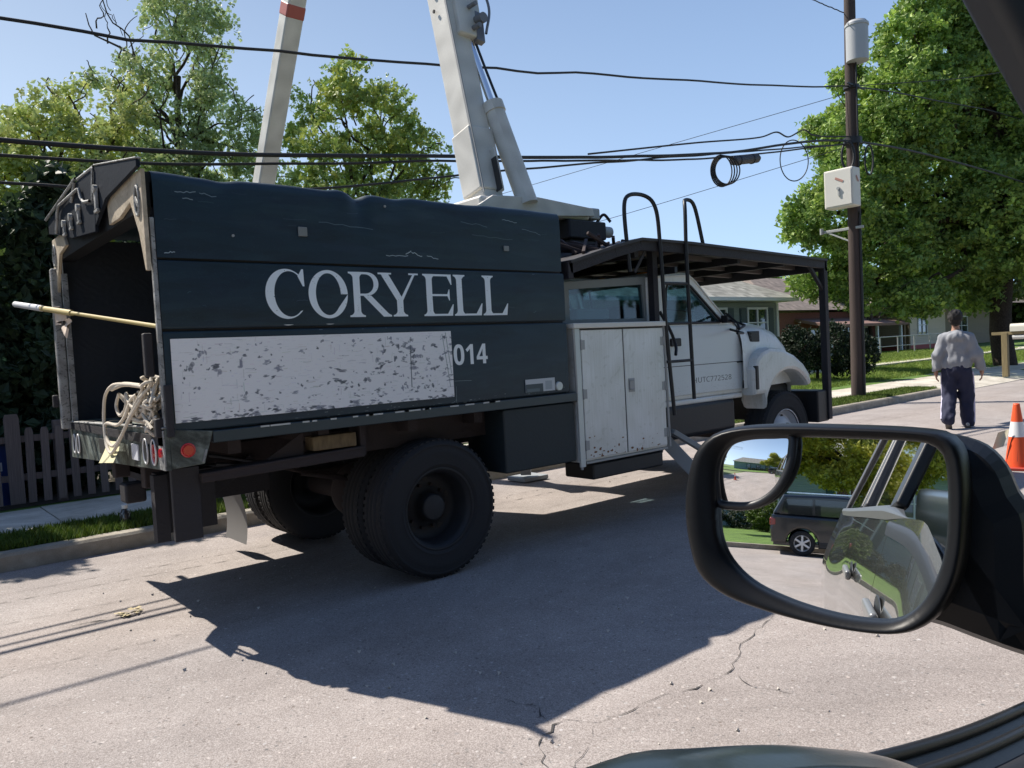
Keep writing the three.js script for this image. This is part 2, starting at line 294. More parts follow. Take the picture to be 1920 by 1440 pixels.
// right-hand side of the street, behind the viewer
struct('opposite_kerb', bx(-9, 120, -0.05, 0.15, 3.05, 3.22, 0.02), M.kerb);
struct('opposite_lawn', bx(-9, 120, -0.05, 0.14, 3.22, 60), M.grass);

function blades(seed, n, h) {
  const r = rng(seed), p = [];
  for (let i = 0; i < n; i++) { const a = r() * 6.3, x = (r() - 0.5) * h, z = (r() - 0.5) * h, w = h * 0.09, lx = Math.cos(a) * h * 0.4, lz = Math.sin(a) * h * 0.4, hh = h * (0.6 + r() * 0.5); p.push(x - Math.sin(a) * w, 0, z + Math.cos(a) * w, x + Math.sin(a) * w, 0, z - Math.cos(a) * w, x + lx, hh, z + lz); }
  const g = new THREE.BufferGeometry(); g.setAttribute('position', new THREE.Float32BufferAttribute(p, 3)); g.computeVertexNormals(); return g;
}
const leafy = (c, t = 0.35, rough = 0.55) => phy(c, { roughness: rough, transmission: t, thickness: 0, ior: 1.4, specularIntensity: 0.5 });
function scatter(name, geo, m, n, place, tint, parent) {
  const o = new THREE.InstancedMesh(geo, m, n), q = new THREE.Object3D(), c = new THREE.Color();
  for (let i = 0; i < n; i++) { place(q, i); q.updateMatrix(); o.setMatrixAt(i, q.matrix); tint(c, i); o.setColorAt(i, c); }
  o.name = parent ? name : numbered(name); o.userData.kind = 'stuff'; o.castShadow = o.receiveShadow = true; (parent || scene).add(o); return o;
}
{
  const r = rng(77), green = (c) => { const k = 0.7 + r() * 0.6; c.setRGB(k * (0.9 + r() * 0.3), k, k * 0.9); };
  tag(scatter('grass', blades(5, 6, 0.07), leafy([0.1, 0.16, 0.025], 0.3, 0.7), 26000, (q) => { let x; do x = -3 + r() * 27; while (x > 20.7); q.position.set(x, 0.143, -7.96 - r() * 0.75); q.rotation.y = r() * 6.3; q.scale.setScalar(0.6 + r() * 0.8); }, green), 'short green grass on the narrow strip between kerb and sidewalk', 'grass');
  tag(scatter('grass', blades(6, 6, 0.09), leafy([0.2, 0.29, 0.06], 0.4, 0.7), 60000, (q) => { const x = 9 + r() * 38, z = -10.8 - r() * 8.5; q.position.set(x, LAWN(x, z) - 0.006, z); q.rotation.y = r() * 6.3; q.scale.setScalar(0.6 + r() * 0.9); }, green), 'mown sunlit grass of the front lawns beyond the sidewalk', 'grass');
}

// ------------------------------------------------------------------ trees and hedges
function leafCluster(seed, n, size, spread) {
  const r = rng(seed), p = [];
  for (let i = 0; i < n; i++) {
    const d = V(r() - 0.5, r() - 0.5, r() - 0.5).normalize(), s = V(r() - 0.5, r() - 0.5, r() - 0.5).cross(d).normalize(), u = d.clone().cross(s), c = V((r() - 0.5), (r() - 0.5), (r() - 0.5)).multiplyScalar(spread), L = size * (0.7 + r() * 0.6), w = L * 0.34;
    const a = c, t = c.clone().addScaledVector(d, L), l = c.clone().addScaledVector(d, L * 0.45).addScaledVector(s, w).addScaledVector(u, L * 0.1), k = c.clone().addScaledVector(d, L * 0.45).addScaledVector(s, -w).addScaledVector(u, L * 0.1);
    for (const v of [a, l, t, a, t, k]) p.push(v.x, v.y, v.z);
  }
  const g = new THREE.BufferGeometry(); g.setAttribute('position', new THREE.Float32BufferAttribute(p, 3)); g.computeVertexNormals(); return g;
}
function limb(a, b, r0, r1, seed, bend = 0.12) {   // a crooked tapered branch
  const r = rng(seed), P = [], n = 6, L = a.distanceTo(b);
  for (let i = 0; i <= n; i++) P.push(a.clone().lerp(b, i / n).add(i && i < n ? V((r() - 0.5) * L * bend, (r() - 0.2) * L * bend * 0.6, (r() - 0.5) * L * bend) : V(0, 0, 0)));
  const c = new THREE.CatmullRomCurve3(P), g = new THREE.TubeGeometry(c, 12, 1, 8), f = c.getSpacedPoints(12), p = g.attributes.position, q = V();
  for (let i = 0; i < p.count; i++) { const k = Math.floor(i / 9); q.fromBufferAttribute(p, i).sub(c.getPointAt(k / 12)).multiplyScalar(r0 + (r1 - r0) * (k / 12)); p.setXYZ(i, ...q.add(c.getPointAt(k / 12)).toArray()); }
  g.computeVertexNormals(); return g;
}
function tree(name, label, category, base, { trunkTop, trunkR = 0.2, clumps, leaf = 0.16, per = 6, density = 60, color, light, seed = 1, group, bare = [], limbs = true, hollow = 0.5, gap = 0.25 }) {
  const root = thing(name, label, category, base, 0, { group, world: true }), r = rng(seed), top = V(...trunkTop), geos = [limb(V(...base).add(V(0, -0.2, 0)), top, trunkR, trunkR * 0.55, seed, 0.05)];
  if (limbs) clumps.forEach((c, i) => {
    const e = V(c[0], c[1], c[2]), t = 0.55 + 0.45 * r(), s = V(...base).lerp(top, t); geos.push(limb(s, e, trunkR * 0.36, trunkR * 0.09, seed + i * 3 + 1, 0.16));
    for (let k = 0; k < 3; k++) geos.push(limb(e.clone().lerp(s, 0.3 * r()), e.clone().add(V((r() - 0.5) * c[3] * 1.5, (r() - 0.2) * c[4] * 1.3, (r() - 0.5) * c[3] * 1.5)), trunkR * 0.11, 0.012, seed + i * 7 + k, 0.2));
  });
  bare.forEach(([a, b, w], i) => { geos.push(limb(V(...a), V(...b), w, 0.012, seed + 90 + i, 0.15)); for (let k = 0; k < 5; k++) { const s = V(...a).lerp(V(...b), 0.4 + k * 0.12); geos.push(limb(s, s.clone().add(V((r() - 0.5) * 1.2, 0.3 + r() * 0.8, (r() - 0.5) * 1.2)), w * 0.35, 0.008, seed + 120 + i * 9 + k, 0.2)); } });
  obj('trunk', geos, M.bark, root);
  const w = clumps.map((c) => Math.pow(c[3] * c[3] * c[4], 0.8)), total = w.reduce((a, b) => a + b), N = Math.round(density * total), list = [];
  clumps.forEach((c, i) => {
    const n = Math.round((N * w[i]) / total);
    for (let k = 0; k < n; k++) {
      let d, rad, x, y, z, tries = 0;
      do {
        d = V(r() * 2 - 1, r() * 2 - 1, r() * 2 - 1); while (d.lengthSq() > 1 || d.lengthSq() < 0.01) d.set(r() * 2 - 1, r() * 2 - 1, r() * 2 - 1);
        d.normalize(); rad = (hollow + (1 - hollow) * Math.sqrt(r())) * (0.82 + 0.3 * n3(d.x * 2.2 + i * 5, d.y * 2.2, d.z * 2.2 + seed)) + (r() < 0.06 ? 0.12 : 0);
        x = c[0] + d.x * c[3] * rad; y = c[1] + d.y * c[4] * rad; z = c[2] + d.z * c[3] * rad;
      } while (n3(x * 1.7, y * 2.2, z * 1.7 + seed) < -gap && tries++ < 6);
      list.push([x, y, z, d]);
    }
  });
  const q3 = new THREE.Quaternion(), up = V(0, 1, 0);
  scatter('crown', leafCluster(seed + 3, per, leaf, leaf * 1.5), leafy(color, 0.56), list.length, (q, i) => { const l = list[i]; q.position.set(l[0] - base[0], l[1] - base[1], l[2] - base[2]); q.quaternion.set(r() - 0.5, r() - 0.5, r() - 0.5, r() - 0.5).normalize(); q.scale.setScalar(0.65 + r() * 0.75); },
    (c, i) => { const t = Math.pow(r(), 1.6), k = 0.6 + r() * 0.6; c.setRGB(k * (1 + (light[0] - 1) * t), k * (1 + (light[1] - 1) * t), k * (1 + (light[2] - 1) * t)); }, root);
  return root;
}
const maple = tree('maple_tree', 'large dense green maple rising behind the utility pole', 'tree', [32.9, 0.2, -10.2], {
  trunkTop: [32.3, 8.5, -10.4], trunkR: 0.42, seed: 5, leaf: 0.15, per: 8, density: 290, color: [0.22, 0.35, 0.1], light: [2.5, 2.0, 1.6], gap: 0.02,
  clumps: [[28.43, 9.59, -11.63, 2.12, 2.12], [31.05, 11.37, -10.99, 2.32, 2.55], [33.21, 9.48, -10.53, 2.7, 2.97], [28.03, 7.93, -12.62, 2.12, 2.12], [30.61, 7.1, -11.86, 2.51, 2.51], [26.19, 5.85, -13.32, 1.83, 1.65], [28.52, 4.58, -12.76, 2.12, 1.91], [31.63, 4.36, -11.59, 2.51, 2.26], [31.64, 5.59, -9.45, 2.7, 2.7], [28.03, 9.06, -14.15, 1.16, 1.16], [28.57, 11.63, -11.63, 1.3, 1.3], [33.66, 8.48, -8.63, 3.09, 3.71], [35.84, 5.27, -8.08, 2.9, 2.9], [31.84, 12.79, -9.67, 2.32, 2.32], [27.37, 3.78, -14.42, 1.35, 0.95], [28.24, 2.75, -11.42, 1.35, 0.8], [27.96, 2.98, -13.14, 1.16, 0.81], [32.29, 2.8, -10.94, 1.16, 0.7], [25.85, 5.62, -14.34, 0.97, 0.77], [28.61, 10.99, -13.76, 0.8, 0.8], [31, 14.3, -10.2, 1.6, 1.5], [29.6, 12.9, -11.4, 1.2, 1.2]],
});
tree('deciduous_tree', 'broad yellow-green leafy tree at the far left behind the fence', 'tree', [3.9, 0.15, -20.2], {
  trunkTop: [4, 6, -20.3], trunkR: 0.2, seed: 21, leaf: 0.1, per: 7, density: 270, color: [0.47, 0.55, 0.22], light: [1.5, 1.3, 1.2], gap: 0.02, hollow: 0.2,
  clumps: [[3.62, 7.07, -19.87, 1.18, 1.18], [3.09, 7.09, -21.26, 1.1, 1.1], [4.67, 6.95, -20.86, 1.06, 1.06], [5, 7.33, -19.18, 0.93, 0.84], [3.48, 6, -21.36, 1.12, 1.12], [4.54, 5.73, -19.03, 1.1, 1.1], [5.25, 8.25, -19.49, 0.56, 0.45], [4.37, 8.39, -21.19, 0.62, 0.5], [2.4, 6.3, -21, 1.2, 1.3], [3.4, 4.7, -19.6, 1.4, 1.3], [5.2, 5, -19.2, 1.2, 1.2]],
});
tree('tall_sparse_tree', 'tall thin-crowned tree with bare twigs left of the raised white boom', 'tree', [6.6, 0.15, -20.7], {
  trunkTop: [6.85, 9.2, -20.8], trunkR: 0.12, seed: 33, leaf: 0.1, per: 6, density: 270, color: [0.42, 0.52, 0.25], light: [1.45, 1.3, 1.3], gap: 0.02, hollow: 0.1,
  bare: [[[6.7, 7.6, -20.8], [5.1, 10.9, -22.2], 0.06], [[6.3, 9, -21.5], [5.4, 11.6, -22], 0.03], [[6.8, 7.3, -20.78], [7.9, 10.2, -20.4], 0.04]],
  clumps: [[6.62, 10.27, -20.02, 1.1, 1.21], [6.33, 11.5, -21.38, 0.83, 0.83], [7.75, 10.88, -21.04, 1.0, 1.25], [6.27, 9.27, -20.79, 0.97, 0.77], [7.58, 9.22, -20.73, 0.83, 0.74], [7.77, 7.8, -19.09, 0.73, 0.93], [7.22, 12.27, -20.67, 1.1, 1.1], [6.12, 9.92, -22.52, 0.5, 0.4], [5.12, 9.08, -21.75, 0.6, 0.3], [7.51, 6.3, -20.65, 1.2, 1.3], [6.29, 6.3, -20.11, 1.2, 1.2], [8.2, 7.2, -19.71, 0.79, 0.9], [7.6, 5, -19.9, 1.3, 1.2], [6.2, 4.8, -20.2, 1.3, 1.2], [6.2, 8.3, -21.3, 0.9, 0.8], [5.7, 7.7, -21.8, 1.05, 0.9], [6.9, 7.9, -20.3, 0.75, 0.9], [7.5, 7.1, -20.2, 1.1, 1], [7.3, 8.7, -20.3, 0.8, 0.8], [6.3, 7.1, -20.6, 1.1, 0.9], [8.5, 6.4, -19.4, 1, 0.8]],
});
tree('deciduous_tree', 'rounded bright green tree between the two raised boom sections', 'tree', [9.2, 0.15, -16], {
  trunkTop: [9.3, 5.5, -16], trunkR: 0.16, seed: 47, leaf: 0.1, per: 7, density: 420, color: [0.33, 0.45, 0.14], light: [1.8, 1.4, 1.1], gap: 0.04, hollow: 0.2,
  clumps: [[8.66, 7.43, -15.64, 0.87, 1.04], [9.76, 7.27, -15.65, 0.99, 1.05], [8.78, 7.82, -17.44, 0.62, 0.74], [10.06, 6.37, -14.87, 0.87, 0.87], [9.67, 6.23, -16.13, 1.12, 1.12], [8.21, 6.15, -15.95, 0.93, 0.93], [10.6, 5.72, -14.85, 0.6, 0.55], [8.53, 7.07, -17.61, 0.62, 0.62], [9.07, 8.16, -15.8, 0.45, 0.6], [8.4, 5, -15.6, 1.2, 1.2], [10, 4.9, -15.4, 1.3, 1.2], [9.3, 4, -16.3, 1.3, 1.2]],
});
// dark evergreens close behind the fence: they shade the sidewalk and the kerb
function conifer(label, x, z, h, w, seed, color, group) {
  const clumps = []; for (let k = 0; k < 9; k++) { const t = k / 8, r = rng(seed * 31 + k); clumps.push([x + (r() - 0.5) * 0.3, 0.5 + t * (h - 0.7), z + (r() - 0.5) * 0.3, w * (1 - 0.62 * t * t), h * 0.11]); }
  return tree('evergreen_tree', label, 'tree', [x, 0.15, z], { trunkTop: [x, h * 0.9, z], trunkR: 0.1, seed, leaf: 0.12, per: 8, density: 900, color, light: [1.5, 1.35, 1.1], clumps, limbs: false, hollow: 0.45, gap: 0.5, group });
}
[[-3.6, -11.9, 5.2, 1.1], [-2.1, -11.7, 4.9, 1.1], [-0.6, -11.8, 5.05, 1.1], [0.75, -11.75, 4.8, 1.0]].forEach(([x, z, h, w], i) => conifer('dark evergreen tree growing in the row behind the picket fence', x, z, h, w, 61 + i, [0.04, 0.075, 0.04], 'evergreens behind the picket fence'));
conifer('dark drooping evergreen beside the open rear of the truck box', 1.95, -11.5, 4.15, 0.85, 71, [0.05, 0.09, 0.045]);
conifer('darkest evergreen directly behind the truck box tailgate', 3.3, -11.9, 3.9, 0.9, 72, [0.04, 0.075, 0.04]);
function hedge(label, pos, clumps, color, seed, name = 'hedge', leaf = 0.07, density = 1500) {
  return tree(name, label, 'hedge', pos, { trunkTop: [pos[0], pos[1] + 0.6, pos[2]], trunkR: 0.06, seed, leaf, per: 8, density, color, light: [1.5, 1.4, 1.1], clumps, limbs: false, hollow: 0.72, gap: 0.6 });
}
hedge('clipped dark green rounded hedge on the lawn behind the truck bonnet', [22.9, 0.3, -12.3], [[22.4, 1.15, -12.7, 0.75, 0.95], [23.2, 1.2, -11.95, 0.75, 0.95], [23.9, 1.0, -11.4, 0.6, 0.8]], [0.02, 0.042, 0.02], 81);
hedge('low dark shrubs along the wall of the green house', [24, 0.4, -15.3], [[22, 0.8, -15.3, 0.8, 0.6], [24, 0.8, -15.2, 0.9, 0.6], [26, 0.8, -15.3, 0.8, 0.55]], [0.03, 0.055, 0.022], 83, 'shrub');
tree('hill_trees', 'far green trees on the rise behind the green house', 'trees', [62, 0, -38], { trunkTop: [62, 4, -38], seed: 91, leaf: 0.5, per: 6, density: 16, color: [0.1, 0.17, 0.03], light: [1.4, 1.2, 1.2], hollow: 0.4, trunkR: 0.3, clumps: [[58, 4, -40, 4, 4], [63, 4.5, -38.5, 3.6, 3.6], [68, 3.5, -36, 4, 3.4], [75, 4, -34, 5, 4], [84, 4, -32, 5, 5], [52, 3.5, -44, 5, 4]] });
tree('street_tree', 'line of far trees at the right edge beyond the maple trunk', 'trees', [84, 0.3, -14], { trunkTop: [84, 4, -14], seed: 97, leaf: 0.45, per: 6, density: 30, color: [0.09, 0.14, 0.03], light: [1.8, 1.5, 1.1], trunkR: 0.3, clumps: [[76, 4, -17, 4, 3.6], [84, 4.5, -14, 4.5, 4], [92, 4, -10, 4.5, 3.6], [100, 4.5, -6, 5, 4.4], [110, 5, -1, 6, 5], [70, 3, -19.5, 3, 2.6]] });
tree('deciduous_tree', 'small green tree in the gap between the far houses', 'tree', [44, 0.3, -20.4], { trunkTop: [44, 3, -20.4], seed: 93, leaf: 0.26, per: 6, density: 90, color: [0.07, 0.12, 0.03], light: [1.8, 1.5, 1.1], trunkR: 0.14, clumps: [[44.2, 4, -21.7, 1.6, 1.4], [47, 3.6, -20, 1.7, 1.2], [50, 4.3, -19, 2, 1.6], [54, 4.5, -17, 2.2, 2], [59, 4.3, -15, 2.4, 2.2]] });

// ------------------------------------------------------------------ houses
const siding = (c) => std(c, 0.8, 0, { bumpMap: scaled(dataTexSiding(), 1, 0.9), bumpScale: 0.02 });
function dataTexSiding() { return dataTexSiding.t ||= dataTex(256, (u, v) => [255 * ((v * 8) % 1)], false); }
const roofMat = (c) => std(c, 0.9, 0, { map: scaled(shingleTex, 3.2), bumpMap: scaled(shingleTex, 3.2), bumpScale: 0.02 });
function windowPart(root, x0, x1, y0, y1, z, { shutters, mullion = true, dir = 1, mats } = {}) {   // in a wall facing +z
  const f = obj('window', [bx(x0 - 0.08, x0, y0 - 0.08, y1 + 0.08, z, z + dir * 0.07), bx(x1, x1 + 0.08, y0 - 0.08, y1 + 0.08, z, z + dir * 0.07), bx(x0, x1, y1, y1 + 0.08, z, z + dir * 0.07), bx(x0, x1, y0 - 0.08, y0, z, z + dir * 0.09), ...(mullion ? [bx((x0 + x1) / 2 - 0.04, (x0 + x1) / 2 + 0.04, y0, y1, z + 0.005, z + dir * 0.06), bx(x0, (x0 + x1) / 2 - 0.04, (y0 + y1) / 2 - 0.025, (y0 + y1) / 2 + 0.025, z + 0.005, z + dir * 0.05), bx((x0 + x1) / 2 + 0.04, x1, (y0 + y1) / 2 - 0.025, (y0 + y1) / 2 + 0.025, z + 0.005, z + dir * 0.05)] : [])], mats?.frame || M.houseTrim, root);
  obj('pane', bx(x0, x1, y0, y1, z + 0.004, z + dir * 0.02), M.darkGlass, f);
  if (shutters) for (const x of [x0 - 0.5, x1 + 0.1]) { const s = [bx(x, x + 0.4, y0 - 0.05, y1 + 0.05, z, z + 0.045, 0.008)]; for (let y = y0; y < y1; y += 0.1) s.push(bx(x + 0.04, x + 0.36, y, y + 0.06, z + 0.045, z + 0.06)); obj('shutter', s, shutters, root); }
}
M.houseTrim = std([0.6, 0.62, 0.6], 0.6); M.darkGlass = phy([0.02, 0.03, 0.035], { roughness: 0.06, clearcoat: 1 });
function hipRoof(x0, x1, z0, z1, y, h, t = 0.12) {   // z0 front (greater z)
  const d = (z0 - z1) / 2, r0 = [x0 + d, y + h, z0 - d], r1 = [x1 - d, y + h, z0 - d];
  const q = (...p) => { const g = new THREE.BufferGeometry(); g.setAttribute('position', new THREE.Float32BufferAttribute(p.flat(), 3)); g.setIndex(p.length === 4 ? [0, 1, 2, 0, 2, 3] : [0, 1, 2]); g.computeVertexNormals(); return g; };
  const A = [x0, y, z0], B = [x1, y, z0], C = [x1, y, z1], D = [x0, y, z1];
  return { slopes: [q(A, B, r1, r0), q(B, C, r1), q(C, D, r0, r1), q(D, A, r0)], fascia: [bx(x0, x1, y - t, y, z0 - 0.02, z0), bx(x0, x1, y - t, y, z1, z1 + 0.02), bx(x0, x0 + 0.02, y - t, y, z1 + 0.02, z0 - 0.02), bx(x1 - 0.02, x1, y - t, y, z1 + 0.02, z0 - 0.02), bx(x0 + 0.02, x1 - 0.02, y - t, y - t + 0.02, z1 + 0.02, z0 - 0.02)] };
}
{
  const h = thing('house', 'grey-green one-storey house with pale hip roof and shuttered window', 'house', [22, 0.3, -20], 0, { world: true });
  obj('wall', [bx(15, 26.95, 0.2, 2.98, -24.5, -16)], siding([0.2, 0.235, 0.215]), h);
  obj('corner_board', bx(26.84, 26.98, 0.2, 2.98, -16.1, -15.97), M.houseTrim, h);
  const r = hipRoof(14.4, 27.5, -15.4, -25.1, 3.12, 2.4); const rf = obj('roof', r.slopes, roofMat([0.95, 0.93, 0.88]), h); obj('fascia', r.fascia, M.houseTrim, rf);
  const sh = std([0.05, 0.075, 0.075], 0.7);
  windowPart(h, 24.9, 26.1, 1.75, 2.72, -16, { shutters: sh }); windowPart(h, 22.3, 23.5, 1.75, 2.72, -16, { shutters: sh }); windowPart(h, 18.3, 19.5, 1.75, 2.72, -16, { shutters: sh });
}
{
  const h = thing('house', 'low brown brick house with reddish porch roof behind the utility pole', 'house', [42, 0.3, -22], 0, { world: true });
  const brick = std([0.6, 0.52, 0.5], 0.9, 0, { map: scaled(brickNoise, 0.8), bumpMap: scaled(brickNoise, 0.8), bumpScale: 0.01 });
  obj('wall', bx(35.5, 47, 0.1, 2.9, -29, -21.4), brick, h);
  const r = hipRoof(35, 47.6, -20.8, -29.6, 3.0, 2.2); obj('roof', r.slopes, roofMat([0.62, 0.5, 0.45]), h);
  obj('porch_roof', bar([42.3, 2.52, -21.5], [42.3, 2.08, -19.5], 9.2, 0.16, V(0, 1, 0), 0.02), std([0.2, 0.12, 0.1], 0.85), h);
  for (const x of [38.2, 43.4, 46.4]) obj('porch_post', bx(x - 0.07, x + 0.07, 0.3, 2.1, -19.8, -19.66, 0.01), M.houseTrim, h);
  obj('porch_floor', bx(37.8, 46.8, 0.05, 0.42, -21.4, -19.5), M.concrete, h);
  obj('door', [bx(42.6, 43.6, 0.43, 2.0, -21.4, -21.34)], M.darkGlass, h);
  windowPart(h, 39.2, 40.4, 1, 1.95, -21.4); windowPart(h, 44.7, 45.9, 1, 1.95, -21.4);
  obj('steps', [bx(42.4, 44, 0.05, 0.22, -19.5, -18.9), bx(42.4, 44, 0.22, 0.4, -19.5, -19.2)], M.concrete, h);
}
{
  const h = thing('house', 'pale cream house with a red brick base beyond the walking person', 'house', [52, 0.3, -23], 0, { world: true });
  obj('wall', bx(47.9, 53.6, 0.75, 3.2, -26, -20), siding([0.62, 0.54, 0.43]), h);
  obj('foundation', bx(47.85, 53.65, 0, 0.75, -26.05, -19.93), std([0.36, 0.1, 0.09], 0.9, 0, { bumpMap: scaled(brickNoise, 0.5), bumpScale: 0.01 }), h);
  obj("side_wall", bx(53.61, 70, 0, 3.1, -26, -21), siding([0.27, 0.22, 0.16]), h); obj("yard_wall", bx(70.01, 105, 0, 2.2, -21.3, -21), siding([0.27, 0.22, 0.16]), h);
  const r = hipRoof(47.4, 70.5, -19.5, -26.5, 3.3, 2); obj('roof', r.slopes, roofMat([0.6, 0.5, 0.45]), h); obj('chimney', bx(57, 57.9, 4, 6, -23, -22.2), std([0.3, 0.14, 0.12], 0.9), h);
  windowPart(h, 49.4, 50.6, 1.4, 2.5, -20); windowPart(h, 58, 60, 1.2, 2.4, -21);
  for (const x of [47.5, 46.9]) obj('post', bx(x - 0.1, x + 0.1, 0.2, 2.2, -19.9, -19.7), M.timber, h);
}
{   // chain-link style rail fence in front of the brick house
  const f = thing('rail_fence', 'thin metal rail fence in front of the brown brick house', 'fence', [42, 0.3, -17.6], 0, { world: true });
  for (let x = 37; x < 48; x += 2) obj('post', cyl([x, 0.35, -17.6], [x, 1.4, -17.6], 0.035), M.galv, f);
  obj('rail', cyl([37, 1.38, -17.57], [47.1, 1.38, -17.57], 0.025), M.galv, f); obj('rail', cyl([37, 0.9, -17.57], [47.1, 0.9, -17.57], 0.018), M.galv, f);
}
{
  const m = thing('mailbox_stand', 'pale yellow wooden post with a crossbar holding a mailbox by the kerb', 'mailbox', [26.3, 0.14, -8.16], 0, { world: true });
  const y = std([0.62, 0.55, 0.3], 0.75, 0, { map: scaled(woodTex, 0.4, 1.4) });
  obj('post', bx(26.22, 26.38, 0.1, 1.42, -8.24, -8.08, 0.01), y, m);
  obj('crossbar', [bar([26.3, 1.4, -8.5], [26.3, 1.4, -7.5], 0.12, 0.09)], y, m);
  const s = []; for (let i = 0; i <= 10; i++) s.push([Math.cos((i / 10) * Math.PI) * 0.1, 0.13 + Math.sin((i / 10) * Math.PI) * 0.1]);
  obj('mailbox', prism([[-0.1, 0], [0.1, 0], ...s], -0.25, 0.25, 0.006).translate(26.3, 1.45, -7.75), std([0.6, 0.58, 0.5], 0.4), m);
  obj('newspaper_tube', cyl([26.3, 1.28, -7.95], [26.3, 1.28, -7.5], 0.07, 0.07, 14, true), std([0.5, 0.5, 0.48], 0.5), m);
}

// ------------------------------------------------------------------ picket fence
{
  const f = thing('picket_fence', 'weathered grey picket fence in the shade behind the sidewalk', 'fence', [1, 0.14, -10.42], 0, { world: true }), r = rng(4);
  const mats = [M.picket, M.picket.clone(), M.picket.clone()]; mats[1].color = rgb(0.36, 0.32, 0.33); mats[2].color = rgb(0.46, 0.41, 0.41);
  for (let x = -1.2, i = 0; x < 5.6; i++) {
    const wide = i === 16, w = wide ? 0.15 : 0.082, h = wide ? 1.18 : 1.0 + (r() - 0.5) * 0.05, t = (r() - 0.5) * 0.02, d = r() * 0.006;
    obj('picket', prism([[x, 0.2], [x + w, 0.2], [x + w + t, h], [x + w - 0.015 + t, h + 0.05], [x + 0.015 + t, h + 0.05], [x + t, h]], -10.4 + d, -10.378 + d, 0.003), mats[Math.floor(r() * 3)], f);
    x += w + (wide ? 0.03 : 0.07);
  }
  for (const y of [0.46, 0.9]) obj('rail', bx(-1.3, 5.7, y, y + 0.075, -10.44, -10.402, 0.004), M.picket, f);
  for (const x of [-0.6, 1.72, 4.1]) obj('post', bx(x, x + 0.1, 0.05, 1.12, -10.545, -10.443, 0.005), M.picket, f);
}
{   // blue bin behind the pickets
  const b = thing('recycling_bin', 'blue plastic recycling bin behind the picket fence at the left edge', 'bin', [1.15, 0.15, -10.85], 0);
  const m = std([0.015, 0.05, 0.22], 0.45), g = new THREE.CylinderGeometry(0.27, 0.21, 0.72, 4, 1).rotateY(Math.PI / 4).translate(0, 0.36, 0);
  obj('body', g, m, b); obj('lid', bx(-0.23, 0.23, 0.73, 0.78, -0.23, 0.25, 0.02), m, b); obj('label_sheet', bx(-0.05, 0.06, 0.42, 0.52, 0.175, 0.181), std([0.6, 0.6, 0.6], 0.6), b);
}
{
  const b = thing('drink_bottle', 'small dark bottle with a white cap standing on the grass strip', 'bottle', [1.9, 0.15, -8.2]);
  obj('body', new THREE.LatheGeometry([[0, 0], [0.045, 0], [0.05, 0.01], [0.05, 0.11], [0.03, 0.15], [0.022, 0.17], [0, 0.17]].map((p) => new THREE.Vector2(...p)), 20), phy([0.03, 0.03, 0.035], { roughness: 0.15, clearcoat: 1 }), b);
  obj('cap', cyl([0, 0.165, 0], [0, 0.2, 0], 0.03), std([0.75, 0.75, 0.75], 0.4), b);
}

